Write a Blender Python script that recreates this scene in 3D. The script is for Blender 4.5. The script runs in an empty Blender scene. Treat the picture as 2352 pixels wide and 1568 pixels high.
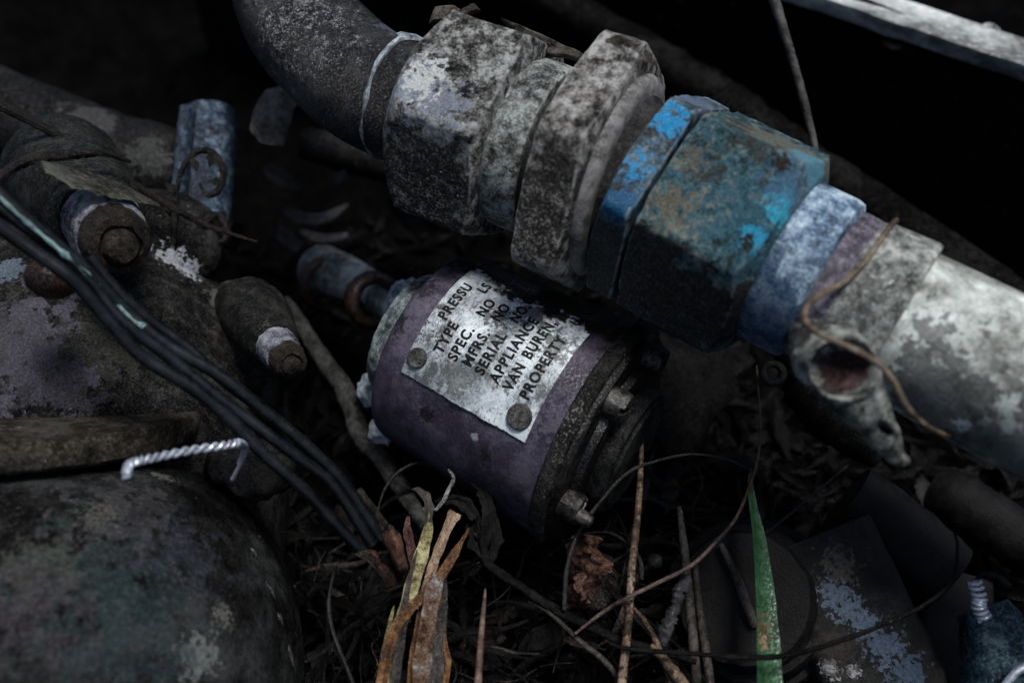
import bpy, bmesh, math, random
from mathutils import Vector, Matrix, noise
R = math.radians
rnd = random.Random(11)
sc = bpy.context.scene
col = sc.collection

# ------------------------------------------------------------------ camera, sky, sun, exposure
CAM = Vector((0.0, -0.160, 0.205))
FW = Vector((0, math.cos(R(45)), -math.sin(R(45))))
UP = Vector((0, math.sin(R(45)), math.cos(R(45))))
RT = Vector((1, 0, 0))
cd = bpy.data.cameras.new('camera')
cam = bpy.data.objects.new('camera', cd)
col.objects.link(cam)
cam.location = CAM
cam.rotation_euler = (R(45), 0, 0)
cd.sensor_width = 36
cd.lens = 18 / 0.514
cd.clip_start = 0.005
cd.clip_end = 50
cd.dof.use_dof = True
cd.dof.focus_distance = 0.211
cd.dof.aperture_fstop = 9.0
cd.dof.aperture_blades = 7
sc.camera = cam

SUN = Vector((0.22, -0.05, 0.95)).normalized()      # direction towards the light
w = bpy.data.worlds.new('World')
sc.world = w
w.use_nodes = True
nt = w.node_tree
sky = nt.nodes.new('ShaderNodeTexSky')
sky.sky_type = 'NISHITA'
sky.sun_disc = False
sky.dust_density = 2.5
sky.sun_elevation = math.asin(SUN.z)
sky.sun_rotation = math.atan2(SUN.x, SUN.y)
nt.links.new(sky.outputs[0], nt.nodes['Background'].inputs[0])
nt.nodes['Background'].inputs[1].default_value = 0.05
sd = bpy.data.lights.new('sun', 'SUN')
sd.energy = 2.0
sd.angle = R(16)
sd.color = (1.0, 0.99, 0.97)
so = bpy.data.objects.new('sun', sd)
col.objects.link(so)
so.rotation_euler = SUN.to_track_quat('Z', 'Y').to_euler()
so.location = (0.3, 0, 1)
vs = sc.view_settings
vs.view_transform = 'Standard'
vs.look = 'None'
vs.gamma = 1
vs.exposure = 0.95

# ------------------------------------------------------------------ placing helpers
K = 0.514 / 1176.0
def P(x, y, d):
    """a point of the place, given by the line of sight it lies on and its distance in mm"""
    return CAM + (FW * d + RT * ((x - 1176) * K * d) + UP * ((784 - y) * K * d)) * 0.001
def proj(p):
    v = p - CAM
    d = v.dot(FW)
    return Vector((1176 + v.dot(RT) / d / K, 784 - v.dot(UP) / d / K))
def PP(pts, d0, d1=None):
    d1 = d0 if d1 is None else d1
    n = max(1, len(pts) - 1)
    return [P(p[0], p[1], p[2] if len(p) > 2 else d0 + (d1 - d0) * i / n) for i, p in enumerate(pts)]
def fbm(p, s, o=4):
    return noise.fractal(Vector(p) * s, 1.0, 2.0, o)

# ------------------------------------------------------------------ materials
def srgb(c):
    return tuple(((v / 255) / 12.92 if v <= 10 else (((v / 255) + .055) / 1.055) ** 2.4) for v in c)
class NT:
    def __init__(s, name):
        s.m = bpy.data.materials.new(name)
        s.m.use_nodes = True
        s.t = s.m.node_tree
        s.b = s.t.nodes['Principled BSDF']
    def n(s, ty, **kw):
        x = s.t.nodes.new(ty)
        for k, v in kw.items(): setattr(x, k, v)
        return x
    def l(s, a, b): s.t.links.new(a, b)
    def noise(s, vec, scale, detail=5, rough=.6, dist=0.0):
        x = s.n('ShaderNodeTexNoise')
        x.inputs['Scale'].default_value = scale
        x.inputs['Detail'].default_value = detail
        x.inputs['Roughness'].default_value = rough
        x.inputs['Distortion'].default_value = dist
        s.l(vec, x.inputs['Vector'])
        return x.outputs['Fac']
    def ramp(s, fac, stops):
        x = s.n('ShaderNodeValToRGB')
        e = x.color_ramp.elements
        while len(e) < len(stops): e.new(.5)
        for i, (p, c) in enumerate(stops):
            e[i].position = p
            e[i].color = (c, c, c, 1) if isinstance(c, (int, float)) else tuple(c) + (1,)
        s.l(fac, x.inputs[0])
        return x.outputs[0]
    def math(s, op, a, b=0.0, clamp=False):
        x = s.n('ShaderNodeMath', operation=op, use_clamp=clamp)
        for i, v in enumerate((a, b)):
            if isinstance(v, (int, float)): x.inputs[i].default_value = v
            else: s.l(v, x.inputs[i])
        return x.outputs[0]
    def mix(s, fac, a, b):
        x = s.n('ShaderNodeMix', data_type='RGBA')
        for i, v in ((0, fac), (6, a), (7, b)):
            if isinstance(v, (int, float)): x.inputs[i].default_value = v
            elif isinstance(v, tuple): x.inputs[i].default_value = v + (1,)
            else: s.l(v, x.inputs[i])
        return x.outputs[2]
    def vec(s, op, a, b):
        x = s.n('ShaderNodeVectorMath', operation=op)
        for i, v in enumerate((a, b)):
            if isinstance(v, (tuple, Vector)): x.inputs[i].default_value = tuple(v)
            else: s.l(v, x.inputs[i])
        return x.outputs['Value'] if op in ('LENGTH', 'DISTANCE', 'DOT_PRODUCT') else x.outputs['Vector']

def grime(name, cols, s=1.0, spk=None, spots=None, rough=(.34, .72), metal=0.0, bump=.35, patches=(), obj=False,
          stretch=None, fine=.58, cracks=None, seed=0.0, spec=.34, fleck=True, worn=None):
    """Weathered surface. cols: colours from low to high of a mottled noise; spk / spots: (colour, threshold, size mm);
    patches: (centre, radius mm, colour, edge noise 0..1) stains and painted-in shade that stay where they are on the thing."""
    g = NT(name)
    if obj:
        base = g.n('ShaderNodeTexCoord').outputs['Object']
    else:
        base = g.n('ShaderNodeNewGeometry').outputs['Position']
    mm = g.vec('MULTIPLY', base, (1000, 1000, 1000))
    v = g.vec('ADD', mm, (seed * 37.0, seed * 11.0, seed * 53.0))
    if stretch is not None:
        ax, f = stretch
        ax = Vector(ax).normalized()
        dt = g.vec('DOT_PRODUCT', v, ax)
        x = g.n('ShaderNodeVectorMath', operation='SCALE')
        x.inputs[0].default_value = tuple(ax * (f - 1.0))
        g.l(dt, x.inputs['Scale'])
        v = g.vec('ADD', v, x.outputs['Vector'])
    nA = g.noise(v, .11 / s, 8, .62, .3)
    nB = g.noise(v, .62 / s, 6, .68)
    nC = g.noise(v, 2.7 / s, 5, .75)
    f = g.math('ADD', g.math('MULTIPLY', nA, 1 - fine), g.math('ADD', g.math('MULTIPLY', nB, fine * .6), g.math('MULTIPLY', nC, fine * .4)))
    k = len(cols)
    stops = [(.43 + .14 * i / (k - 1), c) for i, c in enumerate(cols)]
    c = g.ramp(f, stops)
    hgt = g.math('ADD', g.math('MULTIPLY', nB, .6), g.math('MULTIPLY', nC, .75))
    for i, sp in enumerate([q for q in (spots, spk) if q]):
        colr, th, size = sp
        n1 = g.noise(g.vec('ADD', v, (9.1 * i, 31.0, 5.0)), 1.0 / size, 4, .72)
        n2 = g.noise(g.vec('ADD', v, (3.0, 17.0 * i, 71.0)), .09, 3, .6)
        n = g.math('ADD', n1, g.math('MULTIPLY', g.math('SUBTRACT', n2, .5), .55))
        mk = g.ramp(n, [(th, 0.0), (th + .05, 1.0)])
        c = g.mix(mk, c, colr)
        hgt = g.math('ADD', hgt, g.math('MULTIPLY', mk, .35))
    if cracks:                                           # hairline cracks and scratches that come and go
        vo = g.n('ShaderNodeTexVoronoi', feature='DISTANCE_TO_EDGE')
        vo.inputs['Scale'].default_value = 1.0 / cracks[1]
        wv = g.n('ShaderNodeVectorMath', operation='SCALE'); wv.inputs['Scale'].default_value = 1.0
        nz = g.n('ShaderNodeTexNoise'); nz.inputs['Scale'].default_value = .9; nz.inputs['Detail'].default_value = 4
        g.l(v, nz.inputs['Vector']); g.l(nz.outputs['Color'], wv.inputs[0])
        g.l(g.vec('ADD', v, g.vec('MULTIPLY', wv.outputs['Vector'], (1.6, 1.6, 1.6))), vo.inputs['Vector'])
        ln = g.ramp(vo.outputs['Distance'], [(.012, 1.0), (.045, 0.0)])
        ln = g.math('MULTIPLY', ln, g.ramp(g.noise(v, .35, 4, .7), [(.47, 0.0), (.56, .85)]))
        c = g.mix(ln, c, cracks[0])
        hgt = g.math('SUBTRACT', hgt, g.math('MULTIPLY', ln, .3))
    for i, pt in enumerate(patches):
        ctr, rad, colr, amt = pt[:4]
        dist = g.vec('DISTANCE', mm, tuple(Vector(ctr) * 1000))
        nn = g.noise(g.vec('ADD', mm, (13.0 * i + 3, 5.0, 19.0)), max(.22, 2.4 / rad), 8, .66)
        e = g.math('ADD', g.math('DIVIDE', dist, rad), g.math('MULTIPLY', g.math('SUBTRACT', nn, .5), amt * 7))
        mk = g.ramp(e, [(.82, pt[4] if len(pt) > 4 else 1.0), (1.02, 0.0)])
        cv = g.mix(g.ramp(nC, [(.38, 0.0), (.62, 1.0)]), tuple(x * .55 for x in colr), tuple(colr))
        if len(pt) > 5:
            mk = g.math('MULTIPLY', mk, g.ramp(g.math('ADD', g.math('MULTIPLY', nB, .4), g.math('MULTIPLY', nC, .6)), [(pt[5], 0.0), (pt[5] + .03, 1.0)]))
        c = g.mix(mk, c, cv)
    if worn:                                             # metal rubbed bare on corners, broken up by the mottling
        pn = g.n('ShaderNodeNewGeometry').outputs['Pointiness']
        e = g.math('ADD', pn, g.math('MULTIPLY', g.math('SUBTRACT', nB, .5), .10))
        c = g.mix(g.ramp(e, [(worn[1], 0.0), (worn[1] + .035, .8)]), c, worn[0])
        c = g.mix(g.ramp(e, [(.43, .75), (.475, 0.0)]), c, (.010, .009, .0075))      # packed grime in the joints
    g.l(c, g.b.inputs['Base Color'])
    rg = g.ramp(nB, [(.35, rough[0]), (.65, rough[1])])
    if fleck: rg = g.math('SUBTRACT', rg, g.ramp(nC, [(.54, 0.0), (.64, .28)]), True)
    g.l(rg, g.b.inputs['Roughness'])
    g.b.inputs['Metallic'].default_value = metal
    g.b.inputs['Specular IOR Level'].default_value = spec
    if fleck: g.l(g.ramp(nC, [(.50, spec * .22), (.62, spec * 2.2)]), g.b.inputs['Specular IOR Level'])      # damp, glossy flecks between dry crust
    b = g.n('ShaderNodeBump')
    b.inputs['Strength'].default_value = bump
    b.inputs['Distance'].default_value = .0006 * s
    g.l(hgt, b.inputs['Height'])
    g.l(b.outputs[0], g.b.inputs['Normal'])
    return g.m

# ------------------------------------------------------------------ mesh helpers (vertices in place coordinates, stored relative to the thing's base)
def link(name, verts, faces, mat, parent=None, loc=None, smooth=38, solid=0.0, sub=0):
    base = parent
    off = Vector((0, 0, 0))
    o_par = parent
    while o_par is not None:
        off = off + o_par.location
        o_par = o_par.parent
    if loc is not None: off = off + loc
    me = bpy.data.meshes.new(name)
    me.from_pydata([tuple(Vector(v) - off) for v in verts], [], faces)
    me.validate()
    bm = bmesh.new(); bm.from_mesh(me)
    bmesh.ops.recalc_face_normals(bm, faces=bm.faces)
    bm.to_mesh(me); bm.free()
    if smooth:
        me.shade_smooth()
        me.set_sharp_from_angle(angle=R(smooth))
    me.materials.append(mat)
    o = bpy.data.objects.new(name, me)
    if loc is not None: o.location = loc
    o.parent = parent
    col.objects.link(o)
    if solid:
        m = o.modifiers.new('thickness', 'SOLIDIFY'); m.thickness = solid; m.offset = 0
    if sub:
        m = o.modifiers.new('sub', 'SUBSURF'); m.levels = sub; m.render_levels = sub
    return o
from mathutils.bvhtree import BVHTree
def hits(o, pts):
    """places on the object's surface seen along the given sight lines"""
    off = Vector((0, 0, 0)); q = o
    while q is not None: off = off + q.location; q = q.parent
    t = BVHTree.FromPolygons([v.co + off for v in o.data.vertices], [tuple(p.vertices) for p in o.data.polygons])
    out = []
    for (x, y) in pts:
        h = t.ray_cast(CAM, (P(x, y, 100) - CAM).normalized())
        out.append(h[0] if h[0] is not None else P(x, y, 210))
    return out
def stains(o, rows):
    return tuple((h,) + tuple(r[2:]) for h, r in zip(hits(o, [r[:2] for r in rows]), rows))
def remat(o, m):
    o.data.materials[0] = m
def thing(name, label, cat, loc, group=None):
    o = bpy.data.objects.new(name, None)
    o.empty_display_size = .005
    col.objects.link(o)
    o.location = loc
    o['label'] = label; o['category'] = cat
    if group: o['group'] = group
    return o
def tag(o, label, cat, group=None):
    o['label'] = label; o['category'] = cat
    if group: o['group'] = group
    return o
def stuff(o):
    o['kind'] = 'stuff'
    return o

def spline(pts, n=8):
    out = []
    m = len(pts)
    for i in range(m - 1):
        p0 = pts[max(0, i - 1)]; p1 = pts[i]; p2 = pts[i + 1]; p3 = pts[min(m - 1, i + 2)]
        for k in range(n):
            t = k / n
            out.append(.5 * ((2 * p1) + (p2 - p0) * t + (2 * p0 - 5 * p1 + 4 * p2 - p3) * t * t + (3 * p1 - p0 - 3 * p2 + p3) * t ** 3))
    out.append(pts[-1])
    return out
def lerp_list(a, t):
    x = t * (len(a) - 1)
    i = min(int(x), len(a) - 2)
    return a[i] + (a[i + 1] - a[i]) * (x - i)
def sweep(path, sec, ref=None, n=8, cap=True, ns=(0, 0)):
    """path swept by sec(t, k) -> list of (a, b) in metres in the plane across the path; ref: direction the section's b axis leans to"""
    pts = spline(path, n) if n > 1 else path
    m = len(pts)
    V, F = [], []
    prev = None
    for i, p in enumerate(pts):
        T = (pts[min(m - 1, i + 1)] - pts[max(0, i - 1)]).normalized()
        if ref is not None:
            b = ref - T * ref.dot(T)
            if b.length < 1e-4: b = T.orthogonal()
        elif prev is None:
            b = (-FW) - T * (-FW).dot(T)
        else:
            b = prev - T * prev.dot(T)
        b.normalize()
        prev = b
        a = T.cross(b)
        s = sec(i / (m - 1), i)
        for (u, v) in s:
            V.append(p + a * u + b * v)
        k = len(s)
        if i:
            o = (i - 1) * k
            for j in range(k):
                F.append((o + j, o + (j + 1) % k, o + k + (j + 1) % k, o + k + j))
    if cap:
        k = len(sec(0, 0))
        F.append(tuple(range(k)))
        F.append(tuple((m - 1) * k + j for j in range(k)))
    return V, F
def tube(path, rad, seg=10, n=8, rough=0.0, rs=400, flat=1.0, ref=None):
    """round stem / hose; rad in mm, one number or a list along the path"""
    rr = rad if isinstance(rad, (list, tuple)) else [rad, rad]
    def sec(t, i):
        r = lerp_list(rr, t) * .001
        out = []
        for j in range(seg):
            a = 2 * math.pi * j / seg
            q = 1.0
            if rough: q += rough * noise.noise(Vector((math.cos(a) * .9 + 7.3, math.sin(a) * .9, t * rs * .1 + rr[0])))
            out.append((math.cos(a) * r * q, math.sin(a) * r * q * flat))
        return out
    return sweep(path, sec, ref=ref, n=n)
def blade(path, width, fold=.25, th=.12, ref=None, n=8, wav=0.0):
    ridge = [rnd.uniform(.7, 1.3) for _ in range(8)]
    """grass blade: a thin folded lens section, widths in mm along the path"""
    def sec(t, i):
        wd = lerp_list(width, t) * .0005
        wd *= 1 + wav * noise.noise(Vector((t * 9, wd * 4000, 2.2)))
        h = wd * fold
        q = th * .0005
        return [(-wd, h), (-wd * .5, h * .55 + q), (0, q), (wd * .5, h * .55 + q), (wd, h), (wd * .5, h * .55 - q), (0, -q * 2), (-wd * .5, h * .55 - q)]
    return sweep(path, sec, ref=ref, n=n)

class Axis:
    """a straight axis with angle 0 towards the camera side and +90 degrees up the picture"""
    def __init__(s, a, b):
        s.O = a
        s.X = (b - a).normalized()
        e = -FW
        s.E1 = (e - s.X * e.dot(s.X)).normalized()
        s.E2 = s.X.cross(s.E1)
        if s.E2.dot(UP) < 0: s.E2 = -s.E2
    def at(s, x, r, ph):
        return s.O + s.X * x + (s.E1 * math.cos(ph) + s.E2 * math.sin(ph)) * r
    def solve(s, px, py, r, ph=0.0, lo=-.1, hi=.25):
        """distance along the axis whose surface point (radius r, angle ph) is seen along px, py"""
        best = None
        d = (proj(s.O + s.X * .01) - proj(s.O)).normalized()
        t = Vector((px, py))
        for _ in range(40):
            m = (lo + hi) / 2
            if (proj(s.at(m, r, ph)) - t).dot(d) < 0: lo = m
            else: hi = m
        return (lo + hi) / 2
def radial(ax, xs, rf, seg=96, cap=(True, True), disp=0.0, ds=350.0, a0=0.0):
    """surface of revolution-like body: rf(x, angle) gives the radius (metres)"""
    V, F = [], []
    for i, x in enumerate(xs):
        for j in range(seg):
            a = 2 * math.pi * j / seg + a0
            r = rf(x, a, i)
            p = ax.at(x if not isinstance(x, tuple) else x[0], r, a)
            if disp:
                q = ax.at(x if not isinstance(x, tuple) else x[0], r + disp * (fbm(p, ds, 5)), a)
                p = q
            V.append(p)
        if i:
            o = (i - 1) * seg
            for j in range(seg):
                F.append((o + j, o + (j + 1) % seg, o + seg + (j + 1) % seg, o + seg + j))
    if cap[0]: F.append(tuple(range(seg)))
    if cap[1]: F.append(tuple((len(xs) - 1) * seg + j for j in range(seg)))
    return V, F
def profile(ax, prof, seg=64, disp=0.0, ds=350.0, cap=(True, True)):
    """lathe: prof = [(x, r)] in metres"""
    pr = [(a, b) for a, b in prof]
    return radial(ax, [a for a, b in pr], lambda x, a, i: pr[i][1], seg, cap, disp, ds)
def smin(a, b, k):
    h = max(0.0, min(1.0, .5 + .5 * (b - a) / k))
    return b + (a - b) * h - k * h * (1 - h)
def arange(a, b, n): return [a + (b - a) * i / n for i in range(n + 1)]
def hexnut(ax, x0, x1, flat, corner0, ch=(.30, .30), cr=(.9, .9), disp=.00025, nx=26, seg=132):
    """hexagonal nut, across-flats radius flat; ch: chamfer depth as share of length; cr: chamfer end radius / flat"""
    L = x1 - x0
    xs = [x0] + [x0 + L * (i + .5) / nx for i in range(nx)] + [x1]
    rc = flat / math.cos(R(30))
    def rf(x, a, i):
        t = (x - x0) / L
        an = ((a - R(corner0)) % R(60)) - R(30)
        r = flat / math.cos(an)
        c0 = flat * cr[0] + (rc * 1.02 - flat * cr[0]) * min(1, t / ch[0]) if ch[0] > 0 else 1
        c1 = flat * cr[1] + (rc * 1.02 - flat * cr[1]) * min(1, (1 - t) / ch[1]) if ch[1] > 0 else 1
        r = min(r, rc * .985)
        r = smin(r, c0, .0003); r = smin(r, c1, .0003)
        return r
    return radial(ax, xs, rf, 216, disp=disp, a0=R(corner0))

def ground_path(o): pass
# ------------------------------------------------------------------ setting: soil, back panel
M_soil = grime('soil', [(.0004, .0004, .0004), (.001, .001, .0009), (.0026, .0024, .0022)], s=1.5, bump=.9, rough=(.8, .95), spec=.03)
def make_ground():
    V, F = [], []
    n = 150
    for j in range(n + 1):
        for i in range(n + 1):
            x = -.5 + i / n; y = -.3 + j / n
            p = Vector((x, y, 0))
            z = -.012 + .012 * fbm(p, 14, 5) + .006 * fbm(p + Vector((3, 1, 0)), 70, 4)
            V.append((x, y, z))
    for j in range(n):
        for i in range(n):
            o = j * (n + 1) + i
            F.append((o, o + 1, o + n + 2, o + n + 1))
    # skirt running out to the horizon
    k = len(V)
    for (x, y) in ((-20, -20), (20, -20), (20, 20), (-20, 20)): V.append((x, y, -.03))
    c = [0, n, (n + 1) * (n + 1) - 1, n * (n + 1)]
    for q in range(4):
        F.append((k + q, k + (q + 1) % 4, c[(q + 1) % 4], c[q]))
    o = link('ground', V, F, M_soil, smooth=60)
    o['kind'] = 'structure'
make_ground()

# ---- dark airframe panel at the back with its bare metal edge flange
M_panel = grime('black_paint', [(.0012, .0012, .0014), (.002, .002, .002), (.0032, .003, .003)], s=3, rough=(.55, .85), bump=.12, spec=.12,
                spk=((.05, .05, .047), .705, 4.0), patches=())
M_dusty = grime('dusty_ledge', [(.0006, .0006, .0006), (.0016, .0016, .0016), (.009, .0088, .0085)], s=1.6, rough=(.8, .95), bump=.5, spec=.1)
M_edge = grime('bare_alloy', [(.07, .075, .073), (.23, .247, .242), (.46, .488, .474)], s=2.0, rough=(.45, .7), metal=.15, bump=.15, fine=.35,
               spots=((.03, .03, .03), .70, 6.0), stretch=((1, -.3, 0), .4))
def plate(name, pts, tvec, mat, parent, nx=1):
    """thick plate: outline points and an extrusion vector"""
    n = len(pts)
    V = [p for p in pts] + [p + tvec for p in pts]
    F = [tuple(range(n)), tuple(range(2 * n - 1, n - 1, -1))] + [(i, (i + 1) % n, n + (i + 1) % n, n + i) for i in range(n)]
    return link(name, V, F, mat, parent, smooth=0)
def bevel(o, wd, seg=2):
    m = o.modifiers.new('bevel', 'BEVEL'); m.width = wd; m.segments = seg; m.limit_method = 'ANGLE'
    return o
T0 = P(300, -560, 330); T1 = P(1880, -45, 286); T2 = P(2420, 142, 268); T3 = P(2760, 260, 258)
back = thing('airframe_panel', 'black painted sheet metal panel with a bare pale edge flange behind the pipe', 'panel', (T0 + T3) / 2 - Vector((0, 0, .16)))
dn = Vector((0, .012, -.17))
nb = (T3 - T0).cross(dn).normalized()
if nb.dot(FW) < 0: nb = -nb
pl = plate('sheet', [T0, T3, T3 + dn, T0 + dn], nb * .002, M_panel, back)
# flange: a thick lip standing along the top edge, facing up and to the viewer
def flange_mesh():
    V, F = [], []
    a, b = P(1500, -150, 296), P(2760, 272, 256)
    n = 70
    wv = (UP * .55 - FW * .84).normalized()
    up = (UP - (b - a).normalized() * UP.dot((b - a).normalized())).normalized()
    up = (up + FW * .55 - (b - a).normalized() * FW.dot((b - a).normalized()) * .55).normalized()
    nn = (b - a).cross(up).normalized()
    if nn.dot(FW) > 0: nn = -nn
    for i in range(n + 1):
        t = i / n
        p = a.lerp(b, t)
        e = .0004 * noise.noise(Vector((t * 30, 1, 1))) + .0006 * noise.noise(Vector((t * 9, 4, 1)))
        px = proj(p).x
        nick = .0016 * math.exp(-((px - 2050) / 30) ** 2)      # chewed lower rim
        w0, w1 = -.0046 + e - nick * .2, .0056 + e * .6
        for (u, q) in ((w0, 0), (w0 + .0006, .0016), (w1 - .0008, .0020), (w1, .0008), (w1, -.003), (w0, -.003)):
            V.append(p + up * u + nn * q)
    k = 6
    for i in range(n):
        o = i * k
        for j in range(k): F.append((o + j, o + (j + 1) % k, o + k + (j + 1) % k, o + k + j))
    F += [tuple(range(k)), tuple(n * k + j for j in range(k))]
    return V, F, nn, up, (b - a).normalized()
V, F, FN, FU, FD = flange_mesh()
link('edge_flange', V, F, M_edge, back, smooth=25)
M_dark = grime('dark_iron', [(.0006, .0006, .0006), (.0018, .0018, .0017), (.006, .0058, .0056)], s=1.0, rough=(.5, .8), bump=.5, spec=.08)
M_darkgrey = grime('dull_grey_metal', [(.003, .003, .003), (.009, .009, .0088), (.026, .026, .025)], s=1.0, rough=(.5, .8), bump=.5, spec=.15)
def disc_bolt(name, c, nrm, r, h, mat, parent, slot=True, dome=.5, seg=28, up=None):
    """slotted round head: a domed lathe with a slot sunk into its top"""
    nrm = nrm.normalized()
    ax = Axis.__new__(Axis)
    ax.O = c; ax.X = nrm
    u = up if up is not None else nrm.orthogonal()
    ax.E1 = (u - nrm * u.dot(nrm)).normalized(); ax.E2 = nrm.cross(ax.E1)
    prof = [(-h * .6, r), (h * .25, r), (h * .55, r * .97), (h * .8, r * .88)]
    for k in range(1, 9):
        q = .88 * (1 - k / 8.0)
        prof.append((h * (.8 + .2 * dome * (1 - (q / .88) ** 2)), max(r * q, r * .01)))
    V, F = [], []
    for i, (x, rr) in enumerate(prof):
        for j in range(seg):
            a = 2 * math.pi * j / seg
            p = ax.at(x, rr, a)
            if slot and i >= 3:
                s = rr * math.sin(a)
                if abs(s) < r * .17: p = p - nrm * h * .55
            p = p + nrm * .00006 * noise.noise(p * 1500)
            V.append(p)
        if i:
            o = (i - 1) * seg
            for j in range(seg): F.append((o + j, o + (j + 1) % seg, o + seg + (j + 1) % seg, o + seg + j))
    F.append(tuple(range(seg)))
    return link(name, V, F, mat, parent, smooth=35)
scr = disc_bolt('screw', P(2268, 86, 275) + FN * .0012, FN + FD * .2, .0032, .0016, M_edge, back, True)
hs = disc_bolt('screw', P(2228, 80, 275) + FN * .0010, FN, .0026, .0008, M_dark, back, False)
disc_bolt('screw', P(1990, 6, 283) + FN * .0011, FN, .0034, .0008, M_dark, back, True)
for (x, y, q) in ((2052, 98, 4.2), (2090, 112, 3.2), (2120, 128, 2.6)):
    disc_bolt('weld_bead', P(x, y, 279), FN, q * .0008, .0010, M_dark, back, False)
# the dusty ledge low on the panel
V, F = tube(PP([(1180, -50, 312), (1530, 150, 303), (1700, 260, 297), (1900, 400, 290), (2400, 740, 272)], 0), 6.0, seg=14, n=14, rough=.25, rs=300)
o = link('dusty_rail', V, F, M_dusty)
tag(o, 'dark rail with grey dust along its top running behind the upper pipe nuts', 'rail')

# ------------------------------------------------------------------ the big pipe union
A = P(750, 167, 226); J = P(1443, 417, 204); B = P(2250, 837, 180)
ax = Axis(A, J)
ax2 = Axis(J, B)
pipe = thing('pipe_union', 'large pipe with grey and blue painted hexagon nuts crossing above the purple canister', 'pipe fitting', A + (B - A) * .5)
def W(px, py, d): return P(px, py, d)
# materials
gray3 = [(.018, .018, .017), (.10, .098, .09), (.20, .195, .18), (.36, .36, .335)]
pN1 = ax.solve(905, 200, .0185)
pN1b = ax.solve(1112, 292, .021)
pG0 = pN1b; pG1 = ax.solve(1203, 332, .0185)
pN2a = ax.solve(1226, 350, .023); pN2b = ax.solve(1332, 398, .025)
pN2c = ax.solve(1388, 420, .0205)
pN3a = ax2.solve(1400, 408, .0215); pN3r = ax2.solve(1488, 443, .0215); pN3b = ax2.solve(1758, 592, .0195)
pS1 = ax2.solve(1874, 650, .0165); pS2 = ax2.solve(1937, 682, .0155); pF1 = ax2.solve(2066, 740, .0155)
M_elbow = grime('pitted_dark_tube', [(.0035, .0033, .0032), (.011, .0104, .010), (.030, .0285, .0278)], s=1.1, rough=(.22, .5), bump=.9, spk=((.30, .33, .36), .665, .8), spec=.5,
                patches=((P(690, 60, 222), 11, (.30, .31, .32), .8, .95, .535), (P(760, 130, 219), 9, (.24, .245, .255), .8, .95, .54), (P(905, 60, 219), 4, (.10, .11, .15), .8, .7)))
M_seal = grime('white_sealant', [(.04, .048, .053), (.16, .19, .21), (.34, .39, .42)], s=.8, bump=.6, spk=((.03, .03, .03), .66, .8))
M_nut1 = grime('weathered_grey_nut', [(.008, .008, .007), (.040, .038, .034), (.12, .118, .107), (.27, .275, .26), (.40, .41, .40)], s=1.5, worn=((.42, .43, .42), .535), bump=1.1, rough=(.3, .65), fine=.74,
               spk=((.48, .50, .50), .68, 1.0), spots=((.010, .0095, .008), .65, 1.8),
               patches=((ax.at(pN1 + .008, .0205, R(72)), 13, (.060, .052, .038), .5, .75), (ax.at(pN1 + .010, .0197, R(-52)), 13.0, (.020, .0185, .016), .3, .93), (ax.at(pN1 + .005, .0205, R(-5)), 5.6, (.33, .37, .43), .6, .88), (ax.at(pN1 + .013, .0205, R(-9)), 5.2, (.28, .31, .37), .7, .85),  # lower facet patch: grime, with the facet's shade painted in
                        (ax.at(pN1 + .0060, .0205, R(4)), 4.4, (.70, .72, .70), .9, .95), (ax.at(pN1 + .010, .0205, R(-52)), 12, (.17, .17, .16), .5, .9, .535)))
M_collar = grime('grey_green_collar', [(.015, .015, .014), (.075, .08, .075), (.17, .185, .175), (.32, .34, .33)], s=1.4, worn=((.38, .40, .39), .54), fine=.7, bump=.7, spk=((.5, .52, .5), .70, 1.0))
M_nut2 = grime('weathered_brown_grey_nut', [(.014, .0125, .010), (.075, .070, .062), (.17, .163, .15), (.30, .292, .275), (.42, .415, .40)], s=1.5, worn=((.42, .43, .42), .535), bump=1.0, rough=(.32, .65), fine=.70,
               spk=((.50, .50, .48), .69, 1.1), spots=((.016, .013, .009), .66, 1.8),
               patches=((ax.at(pN2a + .005, .024, R(84)), 6, (.030, .024, .013), .5), (ax.at(pN2a + .006, .0240, R(-36)), 12.5, (.020, .018, .015), .35, .92), (ax.at(pN2a + .006, .0240, R(-40)), 12, (.20, .195, .18), .5, .9, .53)))  # dark patch below the front corner mixes grime and painted shade
M_nut2s = grime('smooth_grey_washer_face', [(.05, .048, .046), (.13, .127, .124), (.21, .206, .20)], s=1.4, bump=.4)
M_thread = grime('greasy_thread', [(.003, .003, .003), (.012, .0115, .011), (.03, .029, .027)], s=.8, bump=.7)
blueA = (.015, .16, .36); blueB = (.02, .28, .50); teal = (.035, .085, .095)
M_ring3 = grime('blue_painted_ring', [(.008, .010, .011), (.020, .034, .044), (.045, .08, .105), (.12, .16, .185)], s=1.0, worn=((.20, .25, .28), .54), bump=.5,
                spots=((.16, .15, .12), .69, 2.0),
                patches=((ax2.at(pN3a + .004, .0235, R(24)), 4.0, (.008, .21, .44), .6), (ax2.at(pN3a + .004, .0235, R(-1)), 4.2, (.012, .20, .42), .5),
                         (ax2.at(pN3a + .004, .0235, R(-22)), 4.5, (.008, .075, .16), .5), (ax2.at(pN3a + .004, .0235, R(60)), 7.0, (.10, .13, .19), .6, .8), (ax2.at(pN3a + .004, .0215, R(-60)), 12, (.022, .021, .019), .4, .9)))  # last patch darkens the ring's underside: dirt plus painted shade
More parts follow.
